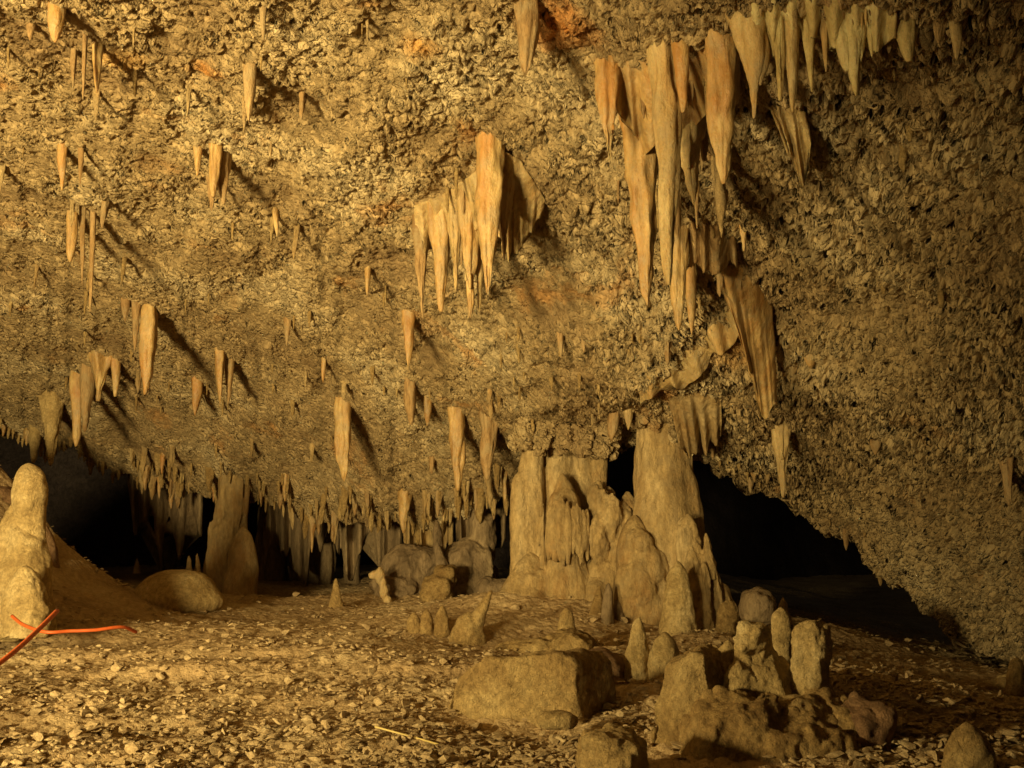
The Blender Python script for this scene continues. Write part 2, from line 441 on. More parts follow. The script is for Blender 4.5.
Yr = np.where(Yr > 59, 59 + np.linspace(1, 0, len(Yr)), Yr)
FX = (fs[None] - 512) / F * 1.01 * Yr[:, None]; FY = np.repeat(Yr[:, None], len(fs), 1)
tag(link('ground', grid_mesh('ground', np.stack([FX, FY, floor_z(FX, FY)], -1), M['floor'], flip=True)), kind='structure')

# far wall of the cavern behind the low gap
wx = np.linspace(-34, 24, 240); wz = np.linspace(-3.5, 7.5, 60)
WX, WZ = np.meshgrid(wx, wz); WY = 31 - .012 * np.minimum(WX + 5, 0) ** 2 + np.maximum(WX, 0) * 1.3 + 0 * WZ
WY = WY + 1.4 * fbm(np.stack([WX * .25, WZ * .3, 0 * WX], -1), 4, 71) + 1.0 * np.sin(WZ * .35)
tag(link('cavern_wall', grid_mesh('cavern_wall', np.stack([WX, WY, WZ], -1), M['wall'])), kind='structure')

# ------------------------------------------------------------------ stalactites
def stalactite(px, y0, y1, w, mat, label, group=None, lean=0, shape='cone', name='stalactite', Y=None, fl=None, cat='stalactite'):
    p = csurf(px, y0); Yd = (p[1] + .18 + w * .3 * ppm(p[1])) if Y is None else Y
    top = at(px, y0, Yd); tip = at(px + lean, y1, Yd)
    L = top[2] - tip[2]; R = w * .5 * ppm(Yd)
    up = .16 + R * .6
    base = np.array([top[0], Yd, top[2]])
    if shape == 'cone': pr = [(0, 1.12), (.12, 1.0), (.35, .86), (.6, .66), (.82, .38), (.95, .24), (1, .10)]
    elif shape == 'carrot': pr = [(0, .85), (.1, .95), (.35, 1.0), (.6, .85), (.82, .6), (.95, .3), (1, .1)]
    elif shape == 'broad': pr = [(0, 1.5), (.15, 1.25), (.35, 1.0), (.55, .66), (.75, .36), (.9, .18), (1, .05)]
    else: pr = [(0, 1), (.3, .9), (.6, .75), (.85, .55), (1, .15)]
    sd = (px * 7.13 + y0 * 3.7) % 97
    rr = random.Random(int(px * 31 + y0 * 17 + y1))
    nf = fl if fl is not None else rr.choice([2, 3, 4])
    prof = [(up + .42, R * pr[0][1] * 2.0), (up + .2, R * pr[0][1] * 1.65), (up * .6, R * pr[0][1] * 1.2)] + [(-L * a, R * b) for a, b in pr]
    n = int(min(80, max(18, (y1 - y0) * .6)))
    def done(nm, g, m_, parent=None, amp=1.0):
        me = mesh_from(nm, g.verts(), g.f, M[m_])
        rough_up(me, [(min(.045, R * .34) * amp, 4.5, .4), (min(.02, R * .2) * amp, 14, .35)], off=sd)
        shift_origin(me, base)
        return link(nm, me, base if parent is None else (0, 0, 0), parent)
    g = Geo()
    lathe(g, base, prof, seg=36 if w > 14 else 16, flute=(nf, .07 if w > 14 else .05), noise=.17, seed=sd,
          bend=(rr.uniform(-.3, .3) * R, rr.uniform(-.2, .2) * R), tilt=(tip[0] - top[0], 0), nrings=n, rot=rr.uniform(0, 6))
    if w < 12:
        return tag(done(name, g, mat), label, cat, group)
    root = bpy.data.objects.new(name, None); COL.objects.link(root); root.location = base.tolist(); root.empty_display_size = .1
    tag(root, label, cat, group)
    done('tapered_body', g, mat, root)
    g = Geo()       # the knobbly rock it grows from
    for k in range(7):
        a = rr.uniform(-3.6, .4)
        blob(g, base + np.array([math.cos(a) * R * 1.0, math.sin(a) * R * .9 - .02, up * .8 + rr.uniform(-.5, .5) * R]), (R * rr.uniform(.35, .8), R * .6, R * rr.uniform(.35, .8) + .03), noise=.35, seed=sd + k, seg=22)
    done('rock_collar', g, 'ceiling', root, 1.4)
    for k in range(rr.choice([0, 1, 2, 2]) if w > 15 else 0):
        g = Geo(); a = rr.uniform(-2.9, -.2); q = rr.uniform(.4, .85); r2 = R * rr.uniform(.3, .5)
        lathe(g, base + np.array([math.cos(a) * R * .75, math.sin(a) * R * .6, 0]),
              [(up, r2 * .6), (0, r2 * 1.2), (-L * q * .4, r2 * .95), (-L * q * .8, r2 * .5), (-L * q, r2 * .08)],
              seg=16, noise=.15, seed=sd + k, nrings=n, tilt=((tip[0] - top[0]) * q - math.cos(a) * R * .35, 0))
        done('side_drip', g, mat, root)
    return root

GA = 'stalactites of the cluster in the middle of the ceiling'
GB = 'long stalactites of the big cluster right of centre'
GT = 'stalactites along the top right edge'
GU = 'stalactites on the upper left ceiling'
GL = 'stalactites on the lower left ceiling'
GC = 'stalactites over the low gap in the middle'
GR = 'stalactites on the right wall'
ST = [
 # px, y0, y1, w, mat, label, group, lean, shape
 (421, 212, 318, 15, 'brown', 'greyish slim stalactite at the far left of the central cluster', GA, 2, 'cone'),
 (438, 200, 311, 22, 'honey', 'honey coloured stalactite second from left in the central cluster', GA, 3, 'cone'),
 (454, 190, 290, 17, 'cream', 'cream stalactite between two longer honey ones, left half of the central cluster', GA, 2, 'cone'),
 (467, 182, 318, 20, 'honey', 'long honey stalactite whose tip hangs lowest in the middle of the central cluster', GA, 3, 'cone'),
 (479, 196, 312, 13, 'cream', 'narrow cream stalactite tucked beside the orange topped one in the central cluster', GA, 0, 'cone'),
 (491, 132, 296, 30, 'honey', 'tallest stalactite of the central cluster, stained orange at its top', GA, -3, 'cone'),
 (508, 152, 262, 24, 'brown', 'brown shaded stalactite at the right of the central cluster', GA, -4, 'broad'),
 (607, 50, 165, 24, 'honey', 'short orange stalactite at the left edge of the big right cluster', GB, 3, 'cone'),
 (634, 96, 306, 36, 'honey', 'longest honey yellow stalactite of the big right cluster', GB, 14, 'cone'),
 (659, 28, 285, 32, 'cream', 'long pale grey stalactite in the middle of the big right cluster', GB, 10, 'cone'),
 (679, 205, 330, 20, 'honey', 'orange stalactite hanging lowest of the big right cluster', GB, 0, 'carrot'),
 (692, 250, 335, 11, 'honey', 'small thin orange stalactite right beside the lowest one', GB, 0, 'carrot'),
 (692, 72, 205, 32, 'cream', 'broad pale stalactite with a blunt shoulder, behind the pale grey one', GB, 2, 'broad'),
 (679, 20, 112, 20, 'honey', 'short amber stalactite high in the big right cluster', GB, 4, 'cone'),
 (718, 18, 184, 38, 'honey', 'big two tipped stalactite with an orange brown flank, right end of the cluster', GB, 6, 'cone'),
 (704, 90, 160, 14, 'brown', 'dark brown short stalactite behind the two tipped one', GB, 0, 'cone'),
 (718, 165, 212, 12, 'brown', 'small brown stalactite below the two tipped one', GB, 3, 'cone'),
 (752, -8, 118, 36, 'cream', 'broad pale yellow stalactite with a sharp tip at the top edge', GT, 2, 'broad'),
 (776, -8, 100, 18, 'yellow', 'yellow stalactite just right of the broad pale one at the top', GT, 4, 'cone'),
 (791, -8, 112, 16, 'cream', 'slender cream stalactite with a wavy edge at the top', GT, 2, 'cone'),
 (808, -8, 92, 15, 'yellow', 'yellow stalactite left of the lumpy yellow ones', GT, 4, 'cone'),
 (826, -8, 72, 14, 'cream', 'short cream stalactite touching the lumpy yellow ones', GT, 0, 'cone'),
 (845, -8, 70, 20, 'yellow', 'bright yellow lumpy stalactite, left one of three near the sharp yellow cone', GT, 2, 'carrot'),
 (858, -8, 96, 22, 'yellow', 'bright yellow lumpy stalactite, longest one of three near the sharp yellow cone', GT, -2, 'cone'),
 (872, -8, 58, 14, 'yellow', 'bright yellow lumpy stalactite, right one of three near the sharp yellow cone', GT, 0, 'carrot'),
 (880, -8, 52, 12, 'cream', 'thin short stalactite between the lumpy yellow ones and the sharp cone', GT, -2, 'cone'),
 (906, -8, 60, 27, 'yellow', 'clean sharp yellow cone hanging alone at the top right', GT, 3, 'cone'),
 (938, -8, 48, 18, 'brown', 'dark brown stub between two pale stalactites at the top right', GT, 2, 'carrot'),
 (957, -8, 62, 14, 'cream', 'slim pale stalactite, rightmost of the top edge group', GT, 0, 'carrot'),
 (55, -8, 42, 18, 'honey', 'blunt honey stalactite in the top left corner', GU, 0, 'carrot'),
 (97, 34, 92, 11, 'honey', 'thin honey stalactite beside dark drips, upper left', GU, 0, 'cone'),
 (73, 42, 92, 8, 'brown', 'thin brown drip right below the top left corner one', GU, 0, 'cone'),
 (83, 24, 100, 7, 'brown', 'very thin dark stalactite beside the thin honey one', GU, 0, 'cone'),
 (30, 18, 40, 10, 'brown', 'small brown stub left of the blunt honey stalactite', GU, 0, 'cone'),
 (213, 138, 196, 15, 'honey', 'amber stalactite of the pair on the upper left ceiling', GU, 1, 'cone'),
 (224, 146, 204, 15, 'brown', 'dark stalactite of the pair on the upper left ceiling', GU, 0, 'carrot'),
 (197, 138, 176, 9, 'honey', 'small orange stalactite left of the amber and dark pair', GU, 0, 'cone'),
 (249, 48, 124, 14, 'brown', 'dark brown ridge shaped stalactite between the left corner and the centre', GU, 0, 'carrot'),
 (263, -8, 40, 10, 'brown', 'short brown stalactite at the top edge above the dark ridge shaped one', GU, 0, 'cone'),
 (68, 206, 262, 12, 'honey', 'ochre stalactite with two dark thin drips to its right', GU, 2, 'carrot'),
 (82, 200, 285, 6, 'brown', 'dark thin drip nearest the ochre stalactite', GU, 0, 'cone'),
 (90, 205, 312, 6, 'brown', 'dark thin drip, longer one right of the ochre stalactite', GU, 0, 'cone'),
 (62, 135, 190, 10, 'honey', 'small ochre stalactite above the dark thin drips', GU, 0, 'cone'),
 (80, 138, 188, 7, 'brown', 'thin brown stalactite above the dark thin drips', GU, 0, 'cone'),
 (526, -8, 78, 24, 'brown', 'grey brown tapering stalactite hanging from the top edge at the centre', GU, -1, 'carrot'),
 (125, 292, 322, 10, 'brown', 'short dark stalactite left of the long honey one, lower left', GL, 0, 'cone'),
 (135, 294, 350, 9, 'brown', 'thin dark stalactite touching the long honey one, lower left', GL, 0, 'cone'),
 (147, 298, 394, 15, 'honey', 'long honey stalactite standing out on the lower left ceiling', GL, -2, 'carrot'),
 (76, 368, 446, 13, 'honey', 'honey stalactite, left one of the twins above the left cavity', GL, 0, 'carrot'),
 (85, 362, 432, 12, 'brown', 'brown stalactite, right one of the twins above the left cavity', GL, 0, 'carrot'),
 (100, 352, 400, 15, 'honey', 'broad orange stalactite right of the twins', GL, -2, 'broad'),
 (115, 356, 396, 9, 'honey', 'small orange stalactite between the broad one and the long honey one', GL, 0, 'cone'),
 (195, 376, 416, 10, 'honey', 'short yellow peg beside the slim honey pair', GL, 0, 'carrot'),
 (219, 344, 408, 10, 'honey', 'slim honey stalactite with a brown one hugging its right side', GL, 1, 'cone'),
 (228, 352, 404, 9, 'brown', 'slim brown stalactite hugging the honey one', GL, 0, 'cone'),
 (52, 392, 466, 20, 'pale', 'lumpy whitish stalactite hanging at the mouth of the left cavity', GL, -2, 'cone'),
 (33, 428, 462, 11, 'pale', 'small pale drip left of the lumpy whitish stalactite', GL, 0, 'cone'),
 (343, 394, 482, 16, 'honey', 'single smooth carrot shaped stalactite hanging free left of centre', GC, 1, 'carrot'),
 (405, 306, 372, 13, 'honey', 'honey stalactite below the greyish end of the central cluster', GC, 3, 'cone'),
 (411, 374, 424, 13, 'brown', 'brown stub hanging under the honey stalactite', GC, 0, 'carrot'),
 (427, 392, 426, 8, 'honey', 'tiny lit stalactite in the dark hollow left of centre', GC, 0, 'carrot'),
 (458, 406, 490, 18, 'honey', 'tapered ochre stalactite with a sharp tip over the low gap', GC, 0, 'cone'),
 (489, 414, 480, 20, 'brown', 'broad brown stalactite right of the sharp ochre one', GC, -2, 'cone'),
 (367, 262, 298, 6, 'honey', 'tiny orange peg on the ceiling left of the central cluster', GC, 0, 'carrot'),
 (323, 352, 382, 5, 'honey', 'tiny orange straw above the free hanging carrot one', GC, 0, 'carrot'),
 (287, 312, 348, 8, 'brown', 'small dark stalactite in a pit left of the tiny orange straw', GC, 0, 'cone'),
 (275, 205, 240, 8, 'honey', 'small ochre spur on the ceiling between the two upper left groups', GC, 2, 'cone'),
 (561, 318, 358, 9, 'brown', 'short brown stalactite on the bulge, left one of two', GC, 0, 'cone'),
 (584, 322, 352, 8, 'brown', 'short brown stalactite on the bulge, right one of two', GC, 0, 'cone'),
 (628, 404, 430, 11, 'cream', 'small pale stub between the two great columns', GC, 0, 'cone'),
 (612, 408, 442, 13, 'brown', 'brown knob left of the small pale stub', GC, 0, 'carrot'),
 (780, 412, 497, 18, 'cream', 'sharp pale stalactite hanging before the dark right cavity', GR, 3, 'cone'),
 (811, 342, 368, 13, 'honey', 'small rounded orange stalactite in a dark niche on the right wall', GR, 0, 'carrot'),
 (1004, 438, 506, 12, 'brown', 'left one of two thin joined stalactites at the right edge', GR, 5, 'cone'),
 (1014, 436, 502, 9, 'brown', 'right one of two thin joined stalactites at the right edge', GR, -3, 'cone'),
 (876, 424, 456, 12, 'brown', 'stubby brown stalactite low on the right wall', GR, 0, 'carrot'),
 (1020, 20, 70, 16, 'brown', 'brown stalactite stub cut by the top right corner', GR, 0, 'carrot'),
]
for a in ST:
    stalactite(*a[:6], group=a[6], lean=a[7], shape=a[8])

# ---- curtains (flowstone draperies)
def curtain(name, top, bot, thick, mat, label, cat, group=None, folds=4, amp=.06, dY=-.05, nu=70, nv=36, jag=.08, Yfix=None):
    """top / bot: pixel outlines left to right; the sheet hangs at the distance of the rock it grows on"""
    top = np.array(top, float); bot = np.array(bot, float)
    u = np.linspace(0, 1, nu)
    def along(P): 
        t = np.linspace(0, 1, len(P)); return np.stack([np.interp(u, t, P[:, 0]), np.interp(u, t, P[:, 1])], -1)
    A, B = along(top), along(bot)
    B[:, 1] += jag * 120 * (fbm(np.stack([u * 9, 0 * u + top[0, 0], 0 * u], -1), 2, 7))
    Yt = np.array([csurf(a[0], a[1])[1] for a in A]); Yb = np.array([csurf(b[0], b[1])[1] for b in B])
    if Yfix is not None: Yt = Yt * 0 + Yfix; Yb = Yt
    k = np.ones(15) / 15
    Yt = np.convolve(np.pad(Yt, 7, 'edge'), k, 'valid'); Yb = np.convolve(np.pad(Yb, 7, 'edge'), k, 'valid')
    v = np.linspace(0, 1, nv)[:, None]
    PX = A[:, 0] * (1 - v) + B[:, 0] * v; PY = A[:, 1] * (1 - v) + B[:, 1] * v
    YY = Yt * (1 - v) + (Yt * .55 + Yb * .45) * v + dY
    fo = (np.sin(u * folds * 6.28 + 1.3 + 1.5 * np.sin(u * 5)) + .5 * fbm(np.stack([u * folds * 3, 0 * u, 0 * u], -1), 2, 5))[None]
    YY = YY + fo * amp * (.35 + .65 * v)
    P = at(PX, PY, YY)
    edge = (np.sin(np.pi * u) ** .35)[None, :, None]; tv = (1 - .75 * v)[..., None]
    back = P + np.array([0, 1, .1]) * (thick * edge * tv + .02)
    top_in = P[:1] + np.array([0, .5, .25]); back_in = back[:1] + np.array([0, .5, .25])
    ring = np.concatenate([np.concatenate([top_in, P], 0), np.concatenate([back_in, back], 0)[:, ::-1]], 1)
    g = Geo(); g.rings(ring[:, ::-1])
    me = mesh_from(name, g.verts(), g.f, M[mat]); rough_up(me, [(.018, 6, .3), (.008, 22, .4)])
    base = P[0].mean(0); shift_origin(me, base)
    return tag(link(name, me, base), label, cat, group)
GD = 'flowstone curtains right of centre'
curtain('flowstone_curtain', [(712, 268), (745, 262), (772, 300)], [(738, 326), (762, 416), (778, 408)], .25, 'honey', 'orange brown curtain falling diagonally right of the long stalactites', 'flowstone', GD, folds=2, amp=.10)
curtain('flowstone_curtain', [(640, 372), (690, 348), (738, 300)], [(640, 404), (700, 372), (742, 330)], .22, 'cream', 'pale diagonal ledge of flowstone rising to the right', 'flowstone', GD, folds=5, amp=.10)
curtain('flowstone_curtain', [(664, 392), (690, 388), (722, 396)], [(676, 426), (698, 446), (721, 438)], .25, 'flow', 'ochre slab like curtain above the tall right column', 'flowstone', GD, folds=2, amp=.05, jag=.2)
curtain('flowstone_curtain', [(500, 150), (520, 160), (545, 200)], [(502, 258), (518, 250), (541, 214)], .2, 'cream', 'pale flap of rock on the right side of the central cluster', 'flowstone', None, folds=2, amp=.05)
curtain('flowstone_curtain', [(772, 105), (792, 108), (806, 112)], [(786, 140), (804, 190), (812, 138)], .16, 'cream', 'thin brown veil hanging below the top right stalactites', 'flowstone', None, folds=3, amp=.05, dY=-.22)

curtain('flowstone_curtain', [(414, 206), (440, 196), (470, 176), (500, 148)], [(418, 262), (440, 240), (470, 232), (503, 236)], .14, 'cream', 'ribbed flowstone sheet fusing the stalactites of the central cluster', 'flowstone', None, folds=5, amp=.06, dY=.03)
curtain('flowstone_curtain', [(604, 54), (640, 60), (690, 40), (742, 22)], [(610, 96), (645, 150), (692, 128), (738, 96)], .14, 'honey', 'ribbed amber sheet fusing the long stalactites of the big right cluster', 'flowstone', None, folds=6, amp=.06, dY=.05)
curtain('flowstone_curtain', [(745, -14), (800, -12), (850, -12), (900, -12)], [(748, 52), (800, 40), (850, 48), (896, 26)], .14, 'yellow', 'ribbed yellow sheet joining the stalactites of the top edge', 'flowstone', None, folds=8, amp=.05, dY=.03, jag=.2)
curtain('flowstone_curtain', [(690, 205), (712, 200), (735, 225)], [(690, 262), (712, 270), (738, 262)], .12, 'brown', 'dark ribbed sheet behind the tips of the big right cluster', 'flowstone', None, folds=4, amp=.05, dY=.03)

GH = 'shaded draperies hanging behind the ceiling edge'
curtain('flowstone_curtain', [(126, 440), (160, 440), (204, 440)], [(128, 520), (160, 548), (202, 530)], .3, 'shadeflow', 'shaded ragged drapery between the left cavity and the distant column', 'flowstone', GH, folds=5, amp=.16, jag=.34, Yfix=22.4, nu=110)
curtain('flowstone_curtain', [(262, 460), (300, 460), (342, 460)], [(264, 540), (300, 552), (340, 560)], .3, 'shadeflow', 'shaded ragged drapery just right of the distant column', 'flowstone', GH, folds=5, amp=.16, jag=.34, Yfix=22.0, nu=110)
curtain('flowstone_curtain', [(338, 470), (372, 470), (404, 470)], [(340, 556), (370, 548), (402, 540)], .3, 'shadeflow', 'shaded ragged drapery above the tiny bent stalagmite', 'flowstone', GH, folds=4, amp=.16, jag=.34, Yfix=21.2, nu=110)
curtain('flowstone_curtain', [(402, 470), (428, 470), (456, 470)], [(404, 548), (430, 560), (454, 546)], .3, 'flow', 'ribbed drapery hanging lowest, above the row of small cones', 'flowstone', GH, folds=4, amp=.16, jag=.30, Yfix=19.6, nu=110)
curtain('flowstone_curtain', [(454, 460), (480, 460), (508, 460)], [(456, 536), (480, 546), (506, 524)], .3, 'shadeflow', 'ribbed drapery touching the left side of the great left column', 'flowstone', GH, folds=4, amp=.16, jag=.30, Yfix=18.8, nu=110)

# ---- small stalactites: one mesh per kind, copied
def small_proto(k, mat):
    g = Geo(); rr = random.Random(k)
    lathe(g, (rr.uniform(-.25,.25), -.1, .2), [(.3, .3), (0, .34), (-.3, .25), (-.55, .16), (-.62, .03)], seg=10, noise=.3, seed=k + 20, nrings=12)
    lathe(g, (0, 0, 0), [(.5, .40), (.2, .5), (-.1, .40), (-.4, .36), (-.7, .27), (-.92, .17), (-1, .05)], seg=14, noise=.34, seed=k * 3.3, nrings=20,
          bend=(rr.uniform(-.08, .08), 0), flute=(3, .15))
    me = mesh_from('stalactite', g.verts(), g.f, M[mat]); rough_up(me, [(.10, 3.5, 1.2), (.05, 9, 1)], off=k * 7.7)
    return me
SM = [small_proto(k, m) for k, m in enumerate(['brown', 'rock', 'flow', 'honey', 'rock', 'flow', 'rock'])]
SMALL = []
def small_set(n, pick, label, group, lmin, lmax, wr=(.35, .6), mats=None):
    for i in range(n):
        px, py = pick(); p = csurf(px, py); lp = random.uniform(lmin, lmax) * random.uniform(.35, 1); L = lp * ppm(p[1]); f = random.uniform(*wr)
        k = random.choice(mats) if mats else random.randrange(len(SM))
        SMALL.append((lp * lp * f, k, np.array([p[0], p[1] - .04, p[2] - .02]), (L * f, L * f, L), (random.uniform(-.05, .05), random.uniform(-.05, .05), random.uniform(0, 6.28)), label, group))
R_ = random.uniform
def along_lip(x0, x1, jy):
    def f():
        x = R_(x0, x1); return x, float(np.interp(x, S, lipS)) - abs(R_(0, jy))
    return f
small_set(30, along_lip(0, 150, 9), 'small drip in the fringe along the mouth of the left cavity', 'drips fringing the left cavity', 9, 20, (.35, .55))
small_set(84, along_lip(130, 335, 32), 'small drip hanging over the dark gap left of centre', 'drips over the gap left of centre', 9, 28, (.25, .42))
small_set(74, along_lip(335, 510, 36), 'small drip hanging over the gap just left of the columns', 'drips over the gap beside the columns', 10, 34, (.25, .42))
small_set(20, along_lip(700, 880, 22), 'small drip along the upper edge of the dark right cavity', 'drips over the right cavity', 10, 26, (.28, .45), [0, 2, 4, 5])
small_set(44, lambda: (R_(60, 520), R_(330, 470)), 'small stalactite scattered on the lower ceiling left of centre', 'small stalactites of the lower ceiling', 8, 24, (.22, .4), [0, 2, 4, 5, 5])
small_set(12, lambda: (R_(425, 515), R_(165, 235)), 'thin stalactite squeezed between the bigger ones of the central cluster', 'thin stalactites of the central cluster', 30, 90, (.12, .2), [0, 1, 3, 5])
small_set(16, lambda: (R_(612, 735), R_(40, 200)), 'thin stalactite squeezed between the long ones of the big right cluster', 'thin stalactites of the big right cluster', 30, 95, (.12, .2), [0, 1, 3, 5])
small_set(18, lambda: (R_(740, 960), R_(2, 45)), 'thin stalactite squeezed among those of the top right edge', 'thin stalactites of the top right edge', 18, 55, (.16, .3), [0, 1, 3, 5])
small_set(34, lambda: (R_(0, 420), R_(20, 330)), 'thin short stalactite scattered on the upper left ceiling', 'thin stalactites of the upper left ceiling', 14, 44, (.14, .26), [0, 2, 4, 5])
small_set(14, lambda: (R_(840, 1020), R_(60, 460)), 'short dull stalactite scattered on the right wall', 'short stalactites of the right wall', 14, 34, (.25, .4), [0, 4, 6])
small_set(20, lambda: (R_(690, 750), R_(215, 300)), 'small brown stalactite packed beside the longest stalactites', 'small stalactites beside the long cluster', 12, 34, (.2, .36), [0, 4, 3])
small_set(26, lambda: (R_(500, 700), R_(330, 420)), 'small stalactite under the central bulge of the ceiling', 'small stalactites of the bulge', 8, 22, (.28, .45), [0, 2, 4, 5])

SMALL.sort(key=lambda a: -a[0])
for (_, k, p, sc_, ro, lb, gr) in SMALL[:298 - len(ST)]:
    o = link('stalactite', SM[k], p); o.scale = sc_; o.rotation_euler = ro; tag(o, lb, 'stalactite', gr)
V = []; Fc = []; off = 0        # the smallest ones, past counting
for (_, k, p, sc_, ro, lb, gr) in SMALL[298 - len(ST):]:
    v = get_co(SM[k]) * np.array(sc_); c, s_ = math.cos(ro[2]), math.sin(ro[2])
    v = np.stack([v[:, 0] * c - v[:, 1] * s_, v[:, 0] * s_ + v[:, 1] * c, v[:, 2]], -1) + p
    V.append(v); Fc += [tuple(q + off for q in f.vertices) for f in SM[k].polygons]; off += len(v)
tag(link('drip_fringe', mesh_from('drip_fringe', np.concatenate(V), Fc, M['rock'])), 'countless tiny drips of rock on the lower ceiling and along its edge', 'drips', kind='stuff')

# ------------------------------------------------------------------ columns and stalagmites
YY_ = np.arange(4, 40, .03)
def on_floor(px, py):
    """floor point seen at (px,py)"""
    P = at(px, py, YY_); m = P[:, 2] <= floor_z(P[:, 0], P[:, 1])
    return P[int(np.argmax(m))] if m.any() else at(px, py, 26)

def up_profile(kind):
    return {
     'cone': [(-.12, 1.15), (0, 1.0), (.15, .88), (.4, .66), (.65, .46), (.85, .3), (.96, .16), (1, .03)],
     'fat': [(-.12, 1.05), (0, 1.0), (.2, .98), (.45, .86), (.7, .66), (.87, .44), (.97, .22), (1, .03)],
     'post': [(-.12, 1.15), (0, 1.0), (.2, .85), (.5, .74), (.8, .66), (.93, .5), (.99, .24), (1, .04)],
     'dome': [(-.2, 1.0), (0, 1.02), (.3, 1.0), (.6, .82), (.82, .55), (.95, .28), (1, .03)],
     'stump': [(-.1, 1.1), (0, 1.0), (.3, .9), (.7, .86), (.93, .8), (1, .45)],
     'skirt': [(-.1, 1.2), (0, 1.1), (.25, .95), (.5, .8), (.7, .62), (.82, .5), (.9, .48), (1, .3)],
    }[kind]

def up_piece(g, px, yb, yt, w, Y, kind='cone', lean=0, ell=(1, .9), noise=.09, flute=(0, 0), seed=None, seg=28, dz=0):
    b = at(px, yb, Y); t = at(px + lean, yt, Y); H = t[2] - b[2]; R = w * .5 * ppm(Y)
    lathe(g, b, [(H * a, R * r) for a, r in up_profile(kind)], seg=seg, tilt=(t[0] - b[0], 0), ell=ell, noise=noise, flute=flute,
          seed=px * .37 + yb if seed is None else seed, nrings=max(14, int((yb - yt) * .35)), rot=px)
    return b

def stalagmite(px, yb, yt, w, mat, label, group=None, kind='cone', lean=0, Y=None, extra=(), voxel=.02, amps=((.02, 4, 1), (.010, 16, 1)), name='stalagmite', cat='stalagmite', smooth=2, **kw):
    p = on_floor(px, yb); Yd = p[1] if Y is None else Y
    g = Geo(); b = up_piece(g, px, yb, yt, w, Yd, kind, lean, **kw)
    for e in extra:
        e = dict(e); dY = e.pop('dY', 0)
        up_piece(g, e.pop('px'), e.pop('yb'), e.pop('yt'), e.pop('w'), Yd + dY, **e)
    return tag(organic(name, g, M[mat], b, voxel, smooth, amps), label, cat, group)

# the great columns: an empty at the foot with its parts
def formation(name, label, cat, loc, parts, group=None):
    root = bpy.data.objects.new(name, None); COL.objects.link(root); root.location = np.asarray(loc).tolist()
    tag(root, label, cat, group)
    for nm, g, mat, vox, sm, amps in parts:
        organic(nm, g, M[mat], loc, vox, sm, amps, parent=root, wloc=(0, 0, 0))
    return root
ROUGH = ((.07, 1.5, .5), (.022, 5, .35), (.012, 14, .4))
def ribs(g, cx, w, y0, y1, Yc, ell, n, rpx, seed, mid=0.0):
    """small drip ribs half sunk in the round surface of a shaft"""
    rr = random.Random(seed); R = w * .5 * ppm(Yc)
    for i in range(n):
        dx = (-.85 + 1.7 * i / (n - 1) + rr.uniform(-.05, .05)) * R; px = cx + dx / ppm(Yc)
        Yp = Yc - ell * math.sqrt(max(0, R * R - dx * dx)) * .96
        ya = y0 + rr.uniform(-6, 6) + abs(dx / R) * 12; yb = y1 + rr.uniform(-14, 8) - abs(dx / R) * 14
        a = at(px, ya, Yp); e = at(px, yb, Yp); r = rpx * rr.uniform(.7, 1.15) * ppm(Yc); h = e[2] - a[2]
        lathe(g, a, [(.12, r * .4), (0, r * .9), (h * .5, r), (h * .85, r * .7), (h, r * .2)], seg=10, noise=.2, seed=px, nrings=16, tilt=(0, -.03))
def knobs(pts, Yk, n, r0=.05, r1=.11):
    g = Geo(); rr = random.Random(n); xs = [p[0] for p in pts]; x0, x1 = min(xs), max(xs); q = sorted(pts)
    for k in range(n * 2):
        px = rr.uniform(x0, x1); py = np.interp(px, [a[0] for a in q], [a[1] for a in q]) + rr.uniform(-14, 8); r = rr.uniform(r0, r1)
        blob(g, at(px, py, Yk - rr.uniform(.1, .35)), (r, r, r * rr.uniform(1, 1.9)), seed=k * 1.3, noise=.35, seg=14)
    return g
YC = 15.2; L0 = at(555, 615, YC)
g1 = Geo()
up_piece(g1, 529, 618, 430, 36, YC, 'post', 4, noise=.08, flute=(9, .10))
up_piece(g1, 524, 622, 472, 30, YC - .08, 'post', -4, noise=.08)
up_piece(g1, 553, 600, 372, 44, YC + .25, 'post', 4, noise=.08, flute=(11, .10))
up_piece(g1, 578, 590, 370, 36, YC + .35, 'post', 4, noise=.1, flute=(7, .06))
up_piece(g1, 597, 560, 385, 26, YC + .35, 'post', 0, noise=.12)
g2 = Geo()
up_piece(g2, 566, 616, 474, 74, YC - .18, 'cone', -4, noise=.07, flute=(15, .03)); up_piece(g2, 564, 616, 486, 58, YC - .22, 'post', -2, noise=.07, flute=(11, .04))
ribs(g2, 564, 56, 504, 572, YC - .22, .9, 13, 2.5, 8)
g3 = Geo()
up_piece(g3, 524, 630, 552, 84, YC - .2, 'cone', 6, noise=.14); up_piece(g3, 582, 632, 552, 66, YC - .1, 'fat', -2, noise=.16)
for k, (px, py, r) in enumerate([(552, 604, .34), (606, 600, .3), (530, 612, .36), (570, 618, .3), (512, 620, .26), (596, 622, .26), (545, 585, .25)]):
    blob(g3, at(px, py, YC - .35), (r * 1.2, r, r), seed=k, noise=.25)
formation('cave_column', 'tall pillar of fused shafts with a fluted skirt, left one of the two great columns', 'column', L0,
          [('shaft', g1, 'flow', .026, 5, ROUGH), ('fluted_skirt', g2, 'flow', .022, 1, ((.06, 2, .5), (.02, 9, .3))), ('foot', g3, 'flow', .03, 5, ROUGH), ('rock_collar', knobs([(512, 440), (612, 436), (552, 436), (598, 440)], YC - .1, 34), 'ceiling', .03, 1, ((.06, 5, 1), (.03, 14, 1)))], 'great columns in the middle')
g = Geo()
